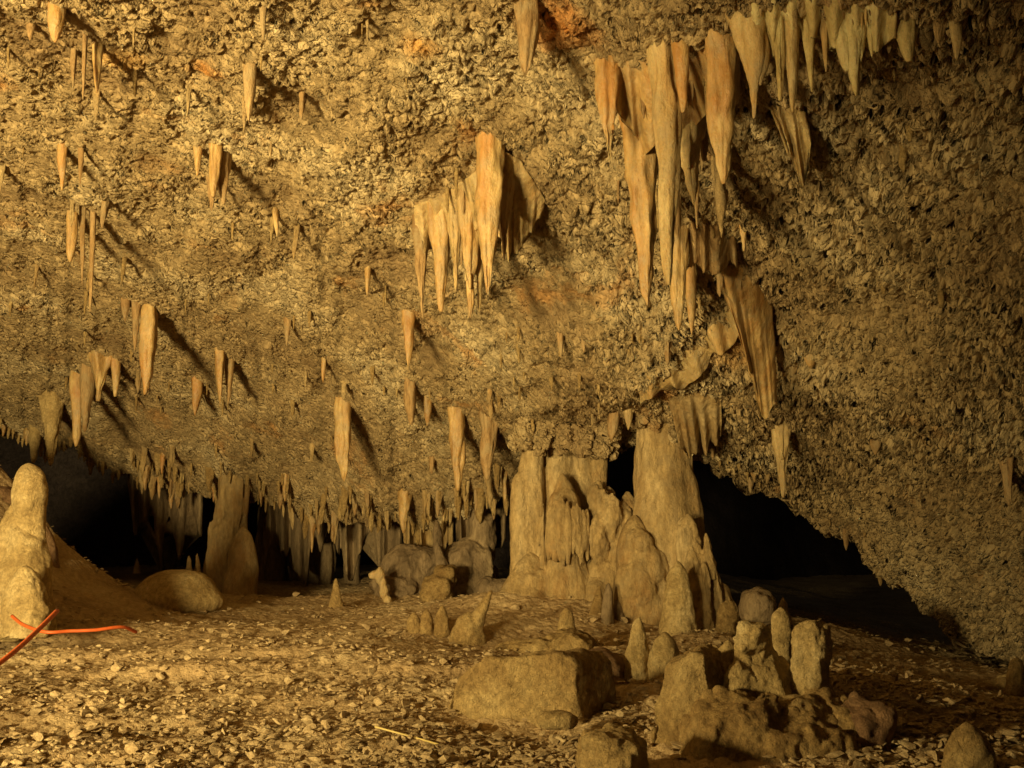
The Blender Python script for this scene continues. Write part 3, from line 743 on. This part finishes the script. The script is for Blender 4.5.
up_piece(g, 612, 622, 486, 34, YC + .1, 'fat', -4, noise=.2); up_piece(g, 627, 610, 492, 26, YC - .1, 'post', 0, noise=.2)
up_piece(g, 598, 620, 502, 20, YC - .1, 'post', -4, noise=.2); up_piece(g, 604, 560, 478, 14, YC, 'cone', 0)
for k in range(16):
    px = 598 + (k * 7.3) % 36; py = 505 + k * 7
    blob(g, at(px, py, YC - .2 - .1 * (k % 3)), (.15, .15, .36), seed=k + 8, noise=.18)
tag(organic('flowstone_mass', g, M['flow'], at(612, 622, YC), .022, 5, ((.06, 3.2, .7), (.035, 9, .6), (.015, 20, .6))), 'knobbly lower flowstone mass filling the gap between the two great columns', 'flowstone')

YR = 14.6; L1 = at(664, 622, YR)
g1 = Geo()
up_piece(g1, 666, 640, 380, 84, YR, 'post', -4, noise=.09, flute=(8, .04), ell=(1, .85))
up_piece(g1, 663, 560, 395, 52, YR - .05, 'post', 0, noise=.08)
up_piece(g1, 682, 600, 470, 50, YR, 'fat', -6, noise=.12); up_piece(g1, 668, 640, 398, 84, YR - .02, 'fat', -4, noise=.1, ell=(1, .85))
blob(g1, at(662, 428, YR - .1), (.36, .3, .26), noise=.3, seed=6)
ribs(g1, 664, 64, 505, 540, YR - .02, .85, 11, 1.8, 15)
g2 = Geo()
up_piece(g2, 646, 636, 516, 54, YR - .35, 'fat', -12, noise=.16)
for k, (px, py, r) in enumerate([(638, 590, .34), (655, 612, .34), (630, 612, .26), (668, 600, .3), (648, 570, .26), (640, 545, .2)]):
    blob(g2, at(px, py, YR - .5), (r, r * .8, r * 1.2), seed=k + 12, noise=.22)
formation('cave_column', 'thick rounded pillar narrowing to its top, right one of the two great columns', 'column', L1,
          [('shaft', g1, 'flow', .024, 3, ROUGH), ('bulging_foot', g2, 'flow', .024, 5, ROUGH), ('rock_collar', knobs([(636, 420), (694, 440), (664, 408)], YR - .1, 22), 'ceiling', .03, 1, ((.06, 5, 1), (.03, 14, 1)))], 'great columns in the middle')
g = Geo(); Yq = YR - .7
up_piece(g, 692, 650, 514, 38, Yq, 'post', -4, noise=.16)
for (px, yb, yt, w, dy, ln) in [(702, 650, 540, 28, -.15, -6), (716, 650, 552, 30, -.05, -8), (728, 648, 582, 28, 0, -6), (712, 575, 532, 12, -.2, -6), (690, 600, 545, 20, -.2, 2), (704, 640, 600, 20, -.35, 0), (722, 620, 572, 12, -.2, -6), (708, 615, 560, 12, -.32, -4)]:
    up_piece(g, px, yb, yt, w, Yq + dy, 'fat', ln, noise=.2, ell=(1, .9))
tag(organic('flowstone_cascade', g, M['flow'], at(700, 645, Yq), .018, 1, ((.045, 3.5, .5), (.03, 9, .4), (.012, 20, .5))), 'lobed cascade of flowstone leaning against the right flank of the thick column', 'flowstone')

GS = 'stalagmites at the foot of the great columns'
stalagmite(677, 642, 560, 36, 'pale', 'pale spindle shaped stalagmite in front of the lobed cascade', GS, 'fat', 1, Y=13.2, amps=((.02, 4, 1), (.016, 14, 1)))
stalagmite(726, 640, 600, 26, 'rock', 'small knobbed stalagmite at the right foot of the cascade', GS, 'post', 0, Y=13.2, extra=[dict(px=729, yb=618, yt=600, w=20, kind='fat')])
stalagmite(636, 674, 617, 34, 'pale', 'pointed stalagmite with a wide foot, left one of the pale pair', GS, 'cone', 3, voxel=.016, amps=((.02, 4, 1), (.012, 16, 1)))
stalagmite(664, 675, 632, 34, 'pale', 'squat rounded stalagmite, right one of the pale pair', GS, 'fat', 1, voxel=.016, amps=((.02, 4, 1), (.012, 16, 1)))
# upright blades
g = Geo()
def slab(g, px, yb, yt, w, Y, th=.12, lean=0, seed=0, turn=0.0):
    b = at(px, yb, Y); t = at(px + lean, yt, Y); H = t[2] - b[2]; W = w * ppm(Y)
    lathe(g, b, [(-.1, W * .5), (0, W * .5), (H * .6, W * .46), (H * .85, W * .3), (H, W * .06)], seg=12, tilt=(t[0] - b[0], .1), ell=(1, th / W * 2), noise=.16, seed=seed, nrings=14, rot=turn)
slab(g, 592, 642, 586, 16, 13.9, lean=8, seed=1)
tag(organic('standing_stone', g, M['rock'], at(592, 642, 13.9), .018, 1, ((.02, 5, .6),)), 'upright stone blade, pale and leaning right, at the foot of the left column', 'rock', 'stone blades before the columns')
g = Geo(); slab(g, 606, 644, 584, 14, 13.7, lean=3, seed=2)
tag(organic('standing_stone', g, M['shadeflow'], at(606, 644, 13.7), .018, 1, ((.02, 5, .6),)), 'upright stone blade, darker and straighter, right of the pale leaning one', 'rock', 'stone blades before the columns')
g = Geo(); slab(g, 620, 640, 600, 16, 13.9, lean=-3, seed=3)
tag(organic('standing_stone', g, M['shadeflow'], at(620, 640, 13.9), .018, 1, ((.02, 5, .6),)), 'short dark stone blade, rightmost and lowest of the three', 'rock', 'stone blades before the columns')

# far columns on the left
g = Geo()
Yl = 20.5
up_piece(g, 234, 594, 430, 30, Yl, 'stump', 0, noise=.12, flute=(7, .07)); up_piece(g, 222, 598, 490, 32, Yl - .1, 'post', 4, noise=.1, flute=(6, .06))
up_piece(g, 216, 594, 520, 24, Yl - .2, 'fat', 2, noise=.1); ribs(g, 234, 30, 470, 540, Yl, .9, 8, 2.2, 31); ribs(g, 224, 30, 520, 575, Yl - .1, .9, 7, 2.2, 32)
lc = organic('cave_column', g, M['flow'], at(225, 592, Yl), .035, 2, ((.06, 1.8, .5), (.03, 7, .3)))
tag(lc, 'distant grey brown column reaching the ceiling at the far left back', 'column')
stalagmite(240, 592, 526, 34, 'flow', 'broad draped stalagmite leaning on the distant left column', 'background formations', 'fat', 4, Y=Yl - .5, voxel=.03, flute=(9, .06), amps=((.03, 3, .5), (.02, 9, .3)))
for (px, yb, yt, w, kd, lb) in [
    (272, 590, 480, 36, 'post', 'dim pillar in the shade right of the distant column'),
    (300, 588, 498, 22, 'post', 'thin dim pillar second right of the distant column'),
    (322, 586, 505, 28, 'fat', 'dim bulky pillar in the shade above the single cone'),
    (352, 586, 510, 18, 'post', 'slim dim pillar behind the single cone, in the dark gap')]:
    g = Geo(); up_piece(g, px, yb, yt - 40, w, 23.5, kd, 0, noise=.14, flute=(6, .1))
    tag(organic('cave_column', g, M['shadeflow'], at(px, yb, 23.5), .045, 1, ((.08, 1.8, .5), (.03, 7, .4))), lb, 'column', 'dim pillars in the gap')

# pale boulder on the left and its small cones
GM = 'small stalagmites at the back left'
g = Geo(); Yb = 15.4
c = at(170, 592, Yb); blob(g, c + np.array([0, .3, -.05]), (40 * ppm(Yb), .62, 24 * ppm(Yb)), noise=.05, seed=2)
blob(g, c + np.array([.1, .3, -.15]), (41 * ppm(Yb), .58, 18 * ppm(Yb)), noise=.04, seed=2)
tag(organic('boulder', g, M['pale'], c, .03, 2, ((.03, 2.5, 1), (.012, 14, 1))), 'smooth pale rounded boulder on the floor at the left', 'boulder')
stalagmite(189, 590, 555, 14, 'flow', 'small pointed stalagmite behind the pale boulder, left of two', GM, 'cone', 0, Y=19.5)
stalagmite(199, 590, 553, 11, 'flow', 'small pointed stalagmite behind the pale boulder, right of two', GM, 'cone', -2, Y=19.8)
stalagmite(137, 572, 557, 8, 'shadeflow', 'tiny cone at the back of the left cavity', GM, 'cone', 0, Y=22)
stalagmite(336, 606, 577, 14, 'rock', 'single small cone standing alone on the shaded floor left of centre', GM, 'cone', 0)
# odd bent one
g = Geo(); Yx = 17.5
pts = [(388, 604, 5), (384, 592, 4.5), (383, 584, 4), (380, 576, 5)]
for (x, y, r) in pts: blob(g, at(x, y, Yx), (r * ppm(Yx), r * ppm(Yx), r * 1.7 * ppm(Yx)), seg=12, seed=x)
blob(g, at(375, 575, Yx), (6.5 * ppm(Yx), .08, 4.5 * ppm(Yx)), seg=12)
tag(organic('stalagmite', g, M['cream'], at(388, 604, Yx), .016, 1, ((.01, 6, 1),)), 'tiny bent stalagmite with a knobbed head, in the dark left of centre', 'stalagmite')

# big left stalagmite on the mound
Ym = 11.9
g1 = Geo(); g2 = Geo(); Lm = at(26, 612, Ym)
up_piece(g1, 28, 614, 463, 46, Ym, 'post', 2, noise=.06)
blob(g1, at(29, 495, Ym), (17 * ppm(Ym), .24, 32 * ppm(Ym)), noise=.05, seed=5)
up_piece(g2, 10, 618, 496, 70, Ym + .05, 'fat', 10, noise=.12)
up_piece(g2, -8, 622, 540, 60, Ym + .1, 'dome', 0, noise=.14); blob(g2, at(24, 560, Ym - .05), (.3, .26, .5), noise=.12, seed=8)
formation('stalagmite', 'tall whitish stalagmite with a rounded head at the left edge', 'stalagmite', Lm,
          [('shaft', g1, 'pale', .02, 2, ((.05, 2.4, .7), (.02, 9, .8))), ('foot', g2, 'pale', .02, 2, ((.06, 2.4, .7), (.02, 9, .8)))])
stalagmite(28, 628, 566, 46, 'pale', 'lower rough whitish stalagmite in front of the tall one, at the orange hose', None, 'fat', -2, Y=11.2, amps=((.03, 4, 1), (.025, 15, 1)))
g = Geo(); blob(g, at(-6, 506, 15.0), (.40, .4, .34), seed=3)
up_piece(g, -8, 600, 505, 60, 15.0, 'fat')
tag(organic('stalagmite', g, M['redrock'], at(-8, 600, 15.6), .03, 2), 'reddish rounded lump cut by the left edge, behind the tall whitish stalagmite', 'stalagmite')
stalagmite(46, 600, 518, 34, 'redrock', 'blunt orange brown knob on the mound, right behind the tall whitish stalagmite', None, 'dome', -4, Y=14.6, voxel=.03)

# rocks behind the small cones, left of the columns
GK = 'shaded rocks left of the great columns'
def rockpile(name, lumps, mat, label, cat='rock', group=None, voxel=.03, amps=((.06, 2.5, 1), (.03, 9, 1)), smooth=1):
    g = Geo()
    for k, (px, py, rx, ry, Y, rd) in enumerate(lumps):
        blob(g, at(px, py, Y), (rx * ppm(Y), rd, ry * ppm(Y)), noise=.14, seed=px * .13 + k, sq=.35)
    c = at(lumps[0][0], lumps[0][1], lumps[0][4])
    return tag(organic(name, g, M[mat], c, voxel, smooth, amps), label, cat, group)
rockpile('boulder', [(412, 572, 30, 26, 18.8, .6), (395, 590, 22, 14, 18.4, .5)], 'shadeflow', 'big shaded boulder behind the tiny bent stalagmite', group=GK)
rockpile('boulder', [(470, 575, 26, 34, 18.2, .6), (455, 598, 20, 14, 17.9, .5), (482, 540, 14, 30, 18.4, .4)], 'shadeflow', 'tall shaded rock between the row of cones and the left column', group=GK)
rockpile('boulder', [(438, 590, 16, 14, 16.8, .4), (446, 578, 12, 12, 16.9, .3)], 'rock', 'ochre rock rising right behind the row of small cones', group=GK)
rockpile('boulder', [(492, 596, 18, 18, 16.8, .4)], 'shadeflow', 'low shaded rock at the left foot of the left column', group=GK)
g = Geo(); slab(g, 452, 600, 545, 14, 17.6, th=.2, lean=-14, seed=9); slab(g, 440, 560, 520, 10, 18.0, th=.2, lean=-4, seed=5)
tag(organic('standing_stone', g, M['shadeflow'], at(452, 600, 17.6), .025, 1), 'slanting stone spur in shade above the row of small cones', 'rock', GK)

GN = 'row of small cones left of the columns'
stalagmite(414, 630, 612, 14, 'rock', 'smallest cone, left end of the row before the columns', GN, 'dome', 0)
stalagmite(427, 632, 607, 15, 'rock', 'second cone from left in the row before the columns', GN, 'fat', 0)
stalagmite(441, 634, 604, 17, 'rock', 'third cone from left in the row before the columns', GN, 'fat', 1)
g = Geo(); p = on_floor(466, 642); Y0 = p[1]
up_piece(g, 466, 644, 612, 36, Y0, 'fat', 2); b1 = at(474, 622, Y0); b2 = at(491, 590, Y0)
lathe(g, b1, [(-.05, .12), (0, .11), ((b2[2] - b1[2]) * .6, .07), (b2[2] - b1[2], .03)], tilt=(b2[0] - b1[0], 0), seg=14, nrings=14)
tag(organic('stalagmite', g, M['rock'], at(466, 644, Y0), .018, 2, ((.02, 5, 1),)), 'largest cone of the row, with a spike leaning right from its top', 'stalagmite', GN)

stalagmite(566, 648, 607, 22, 'rock', 'lone weathered stump behind the big square block', None, 'post', 0, extra=[dict(px=568, yb=648, yt=622, w=26, kind='fat')])
def wedge(g, outline, d):
    """outline of points extruded backwards by d"""
    Q = [at(*p) for p in outline]; m_ = len(Q); out = []
    for i in range(m_):
        for q in np.linspace(0, 1, 5, endpoint=False): out.append(Q[i] * (1 - q) + Q[(i + 1) % m_] * q)
    r = np.array(out); c = r.mean(0)
    rows = [c + (r - c) * s + np.array([0, -.05, 0]) * (1 - s) for s in (.02, .5, 1)] + [r + np.array(d) * q for q in (.33, .66, 1)] + [c + (r - c) * s + np.array(d) for s in (.5, .02)]
    g.rings(np.array(rows))
# low ridge behind the block
Yr1 = on_floor(530, 654)[1]; g = Geo()
wedge(g, [(472, 672, Yr1), (596, 672, Yr1), (590, 644, Yr1), (570, 633, Yr1), (548, 638, Yr1), (524, 645, Yr1), (500, 650, Yr1), (482, 660, Yr1)], (.1, .5, 0))
tag(organic('rock_ridge', g, M['rock'], at(530, 660, Yr1), .022, 4, ((.07, 2.5, 1), (.05, 7, 1), (.02, 18, 1))), 'low broken ledge of rock running behind the big worn block', 'rock')

# square block
def block(px0, px1, yt, yb, Y, depth, ang, mat, label, name='stone_block', top_slope=.1, cat='rock', noise=.06, voxel=.02, H=None):
    """a squared stone: front face spans px0..px1"""
    a = at(px0, yb, Y); b = at(px1, yb, Y - math.tan(ang) * (px1 - px0) * ppm(Y)); t = at(px1, yt, b[1])
    H = t[2] - b[2]; d = np.array([math.sin(ang) * -1 * -1, math.cos(ang), 0]) * depth
    n = 12; vs = []
    g = Geo()
    fr = b - a; fr[2] = 0
    for (u0, dd) in [(0, 0)]:
        pass
    base = [a, a + fr, a + fr + d, a + d]; zt = [H * .74, H, H * .9, H * .66]
    ring0 = np.array(base); ring0[:, 2] = min(a[2], b[2]) - .25
    ring1 = np.array(base); ring1[:, 2] = b[2] + np.array(zt) * .96
    # subdivide the ring
    def dens(r):
        out = []
        for i in range(4):
            for q in np.linspace(0, 1, 8, endpoint=False): out.append(r[i] * (1 - q) + r[(i + 1) % 4] * q)
        return np.array(out)
    r0, r1 = dens(ring0), dens(ring1); c = r1.mean(0)
    rows = [r0 * (1 - q) + r1 * q for q in np.linspace(0, 1, 8)] + [r1 * (1 - q) + c * q + np.array([0, 0, .02]) for q in (.3, .7, .98)]
    g.rings(np.array(rows))
    return tag(organic(name, g, M[mat], a, voxel, 9, ((.13, 1.9, 1), (.05, 5.5, 1), (.016, 16, 1))), label, cat)
g = Geo(); wedge(g, [(440, 745, 8.0), (582, 745, 7.6), (578, 700, 7.6), (575, 664, 7.62), (562, 655, 7.65), (520, 658, 7.75), (484, 660, 7.85), (458, 676, 7.95), (446, 705, 8.0)], (.34, .5, -.04))
tag(organic('stone_block', g, M['rock'], at(510, 715, 7.9), .016, 4, ((.06, 1.9, 1), (.035, 5.5, 1), (.016, 15, 1))), 'big worn block of ochre stone lying on the rubble, lower centre', 'rock')
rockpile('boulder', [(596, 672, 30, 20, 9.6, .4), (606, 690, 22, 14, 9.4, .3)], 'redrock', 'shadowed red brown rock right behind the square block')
rockpile('boulder', [(556, 720, 20, 9, 7.0, .14)], 'rock', 'small pointed stone at the right corner of the square block', voxel=.015, amps=((.03, 5, 1),))

# foreground right group
Yf = 6.4
g = Geo()
for (px, py, rx, ry, dy, rd) in [(775, 748, 84, 54, .1, .5), (735, 756, 46, 56, -.15, .35), (825, 752, 44, 54, .05, .4), (705, 752, 30, 44, .1, .3), (785, 778, 70, 56, -.25, .35), (765, 712, 58, 22, .2, .4), (810, 716, 40, 20, .25, .35)]:
    blob(g, at(px, py, Yf + dy), (rx * ppm(Yf), rd, ry * ppm(Yf)), noise=.12, seed=px * .1, sq=.25)
rr = random.Random(5)
for k in range(46):     # coral like knobs
    a = rr.uniform(0, math.pi); px = 775 + math.cos(a) * rr.uniform(.2, 1) * 80; py = rr.uniform(705, 800); r = rr.uniform(.04, .085)
    blob(g, at(px, py, Yf - .28 + .25 * abs(px - 775) / 80), (r, r, r), seed=k, noise=.3, seg=12)
tag(organic('rock_mound', g, M['mound'], at(775, 768, Yf), .011, 1, ((.05, 3, 1), (.03, 8, 1), (.016, 20, 1))), 'knobbly coral like rock mound in the right foreground carrying pale stumps', 'rock')
GF = 'pale stumps on the foreground mound'
g = Geo()
up_piece(g, 764, 712, 634, 78, Yf + .2, 'cone', -4, noise=.14); up_piece(g, 760, 690, 622, 36, Yf + .2, 'stump', -6, noise=.16); blob(g, at(752, 640, Yf + .15), (.12, .1, .1), noise=.3)
up_piece(g, 744, 660, 619, 22, Yf + .18, 'stump', 0, noise=.15); up_piece(g, 738, 705, 660, 40, Yf + .1, 'fat', 0, noise=.18); up_piece(g, 784, 700, 655, 30, Yf + .2, 'fat', -2, noise=.15)
tag(organic('stalagmite', g, M['pale'], at(760, 706, Yf + .2), .011, 1, ((.025, 5, 1), (.014, 14, 1), (.006, 30, 1))), 'broken jagged pale stalagmite with a pitted face, on the foreground mound', 'stalagmite', GF)
stalagmite(810, 712, 620, 42, 'pale', 'crusty upright stump, rightmost on the foreground mound', GF, 'stump', 0, Y=Yf + .15, voxel=.011, noise=.1, amps=((.02, 5, 1), (.02, 16, 1), (.008, 32, 1)), smooth=1)
stalagmite(782, 668, 607, 28, 'pale', 'small round headed stalagmite behind the jagged one', GF, 'post', -1, Y=Yf + .6, voxel=.012)
stalagmite(728, 672, 640, 24, 'pale', 'low knob of a pair at the left of the jagged stalagmite, right one', GF, 'dome', 0, Y=Yf + .7, voxel=.012)
stalagmite(715, 670, 644, 18, 'pale', 'low knob of a pair at the left of the jagged stalagmite, left one', GF, 'dome', 0, Y=Yf + .75, voxel=.012)
g = Geo()
b0 = at(672, 745, Yf + .1)
wedge(g, [(640, 765, Yf + .1), (706, 765, Yf - .15), (712, 700, Yf - .1), (704, 658, Yf - .05), (690, 650, Yf), (668, 664, Yf + .15), (655, 700, Yf + .15)], (.24, .45, 0))
tag(organic('boulder', g, M['rock'], b0, .013, 9, ((.08, 2.6, 1), (.03, 8, 1), (.010, 24, 1))), 'leaning slab shaped boulder at the left of the foreground mound', 'boulder')
rockpile('boulder', [(612, 758, 34, 26, 5.6, .25), (622, 742, 16, 14, 5.7, .15)], 'rock', 'rough boulder cut by the bottom edge, right of centre', voxel=.012, amps=((.04, 5, 1), (.02, 16, 1)))
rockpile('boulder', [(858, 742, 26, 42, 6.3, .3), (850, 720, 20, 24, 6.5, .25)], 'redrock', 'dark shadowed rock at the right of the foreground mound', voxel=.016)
GQ = 'dim formations at the lower right'
rockpile('boulder', [(757, 606, 15, 17, 11.2, .3)], 'shadeflow', 'dim blunt rock behind the jagged stalagmite, left of two', group=GQ)
stalagmite(783, 622, 596, 16, 'shadeflow', 'dim small cone behind the round headed stalagmite', GQ, 'cone', 0, Y=11.6)
stalagmite(968, 775, 722, 52, 'rock', 'dim broad cone cut by the bottom edge at the far right', GQ, 'fat', 0, Y=5.6)
stalagmite(1016, 690, 655, 20, 'rock', 'dim stubby stalagmite at the far right edge', GQ, 'post', 0, Y=8.2)
Yr2 = on_floor(1000, 694)[1]; g = Geo()
wedge(g, [(952, 712, Yr2), (1050, 712, Yr2), (1045, 676, Yr2), (1008, 680, Yr2), (985, 687, Yr2), (966, 693, Yr2)], (.1, .4, 0))
tag(organic('rock_ridge', g, M['rock'], at(1000, 694, Yr2), .02, 4, ((.05, 3, 1), (.03, 8, 1), (.015, 18, 1))), 'dim low ledge running left from the right edge', 'rock')
rockpile('boulder', [(862, 680, 5, 4, 8.6, .05)], 'pale', 'small round pale stone on the dim floor right of the foreground mound', voxel=.012, amps=((.01, 6, 1),))

# ------------------------------------------------------------------ hose and cord
def tube(name, pts, r, mat, label, cat, seg=10):
    P = np.array(pts, float)
    t = np.linspace(0, len(P) - 1, 60); i = np.clip(t.astype(int), 0, len(P) - 2); f = (t - i)[:, None]
    Pm = np.concatenate([P[:1] * 2 - P[1:2], P, P[-1:] * 2 - P[-2:-1]])
    a, b, c, d = Pm[i], Pm[i + 1], Pm[i + 2], Pm[i + 3]
    Q = .5 * (2 * b + (c - a) * f + (2 * a - 5 * b + 4 * c - d) * f * f + (3 * b - a - 3 * c + d) * f ** 3)
    T = np.gradient(Q, axis=0); T /= np.linalg.norm(T, axis=1)[:, None]
    U = np.cross(T, [0, 0, 1]); U /= np.linalg.norm(U, axis=1)[:, None]; V = np.cross(U, T)
    th = np.linspace(0, 6.283, seg, endpoint=False)
    R = Q[:, None] + r * (np.cos(th)[None, :, None] * U[:, None] + np.sin(th)[None, :, None] * V[:, None])
    g = Geo(); g.rings(R); me = mesh_from(name, g.verts(), g.f, M[mat]); shift_origin(me, P[0])
    return tag(link(name, me, P[0]), label, cat)
tube('hose', [at(-120, 730, 6.0), at(-40, 690, 6.3), at(10, 655, 6.8), at(38, 630, 7.5), at(57, 611, 8.1)], .019, 'orange', 'thick orange hose curving up from the left edge', 'hose')
tube('hose', [at(12, 616, 10.6), at(24, 625, 10.4), at(46, 632, 10.2), at(70, 631, 10.3), at(95, 630, 10.4), at(122, 627, 10.6), at(136, 632, 10.9)], .018, 'orange', 'orange hose lying across the foot of the whitish stalagmite', 'hose')
cpts = []
for px, py in [(375, 734), (400, 741), (425, 748), (452, 757)]:
    p = on_floor(px, py); cpts.append(p + np.array([0, 0, .05]))
tube('cord', cpts, .007, 'straw', 'thin straight yellow cord lying on the rubble, lower centre', 'cord')

# ------------------------------------------------------------------ loose stones
def stone_template(k, flat):
    rr = np.random.RandomState(k); d = rr.normal(size=(16, 3)); d /= np.linalg.norm(d, axis=1)[:, None]
    import bmesh
    bm = bmesh.new()
    for p in d * rr.uniform(.75, 1.1, (16, 1)) * np.array([1, rr.uniform(.6, .9), flat]): bm.verts.new(p)
    r = bmesh.ops.convex_hull(bm, input=bm.verts)
    dead = [e for e in r['geom_interior'] if isinstance(e, bmesh.types.BMVert)]
    if dead: bmesh.ops.delete(bm, geom=dead, context='VERTS')
    bmesh.ops.recalc_face_normals(bm, faces=bm.faces)
    me = bpy.data.meshes.new('stone'); bm.to_mesh(me); bm.free(); me.materials.append(M['gravel']); return me
TM = [stone_template(k, f) for k, f in enumerate([.14, .2, .3, .42, .6, .16, .22, .34])]
placed = 0
while placed < 250:
    px = random.uniform(-20, 1040); py = 600 + 168 * random.random() ** .75
    p = on_floor(px, py)
    if p[1] > 16: continue
    if 600 < px < 880 and py < 740: continue
    s = random.choice([.035, .04, .05, .06, .07, .09]) * random.uniform(.8, 1.1)
    o = link('stone', random.choice(TM), p + np.array([0, 0, s * .12 + .02]))
    o.scale = (s, s * random.uniform(.7, 1.1), s * random.uniform(.8, 1.2)); o.rotation_euler = (random.uniform(-.25, .25), random.uniform(-.25, .25), random.uniform(0, 6.28))
    tag(o, 'loose broken stone lying in the rubble of the cave floor', 'stone', 'loose stones on the cave floor'); placed += 1
# gravel nobody could count
def co_f(me):
    return get_co(me), [tuple(p.vertices) for p in me.polygons]
tv = [co_f(m) for m in TM]; GV = []; GF_ = []; off = 0
n = 33000
pxs = RNG.uniform(-250, 1270, n); pys = 592 + 230 * RNG.rand(n) ** .7
tn = (384 - pys) / F; e = (sp + tn * cp) / (cp - tn * sp); Yg = 1.5 / -e
Xg = (pxs - 512) / F * Yg; Zg = floor_z(Xg, Yg)
dens = fbm(np.stack([Xg * .8, Yg * .8, 0 * Xg], -1), 3, 81)
keep = (Yg < 19) & (dens > -.45 + .3 * RNG.rand(n))
loopv = []; loops = []
for i in np.nonzero(keep)[0]:
    k = RNG.randint(len(tv)); v, f = tv[k]
    s = RNG.choice([.014, .02, .026, .034, .045, .055], p=[.20, .26, .25, .17, .09, .03]) * (1 + .03 * Yg[i])
    a, b_, c_ = RNG.uniform(0, 6.28), RNG.normal(0, .14), RNG.normal(0, .14)
    ca, sa = math.cos(a), math.sin(a)
    q = v * np.array([s, s * .8, s])
    q = np.stack([q[:, 0], q[:, 1] - q[:, 2] * b_, q[:, 2] + q[:, 1] * b_ + q[:, 0] * c_], -1)
    q = np.stack([q[:, 0] * ca - q[:, 1] * sa, q[:, 0] * sa + q[:, 1] * ca, q[:, 2]], -1) + np.array([Xg[i], Yg[i], Zg[i] + s * .25 + .015])
    GV.append(q); GF_ += [tuple(j + off for j in ff) for ff in f]; off += len(v)
me = bpy.data.meshes.new('gravel'); me.from_pydata(np.concatenate(GV).tolist(), [], GF_); me.materials.append(M['gravel'])
tag(link('gravel', me), 'fine gravel and stone flakes littering the cave floor', 'gravel', kind='stuff')

# ------------------------------------------------------------------ light
w = bpy.data.worlds.new('World'); SC.world = w; w.use_nodes = True
bg = w.node_tree.nodes['Background']; bg.inputs[0].default_value = (.9, .76, .6, 1); bg.inputs[1].default_value = .012
def lamp(name, loc, target, power, color, radius, angle, blend):
    l = bpy.data.lights.new(name, 'SPOT'); l.energy = power; l.color = color; l.shadow_soft_size = radius
    l.spot_size = math.radians(angle); l.spot_blend = blend
    o = bpy.data.objects.new(name, l); COL.objects.link(o); o.location = loc
    o.rotation_euler = (Vector(target) - Vector(loc)).to_track_quat('-Z', 'Y').to_euler(); return o
lamp('floodlight', (-6.8, -4.4, 1.6), (-6.8 + 1.3, -4.4 + 17.6, 1.6 + 6.2), 24500, (1, .775, .35), 1.1, 80, 1.0)
lamp('floodlight', (-8.0, 1.2, 2.2), (-.8, 8.8, -.6), 5600, (1, .78, .35), .4, 84, 1.0)

SC.render.engine = 'CYCLES'
SC.cycles.use_denoising = True
SC.cycles.max_bounces = 6; SC.cycles.diffuse_bounces = 4
SC.view_settings.view_transform = 'Standard'; SC.view_settings.look = 'None'
SC.view_settings.gamma = 1; SC.view_settings.exposure = -0.12
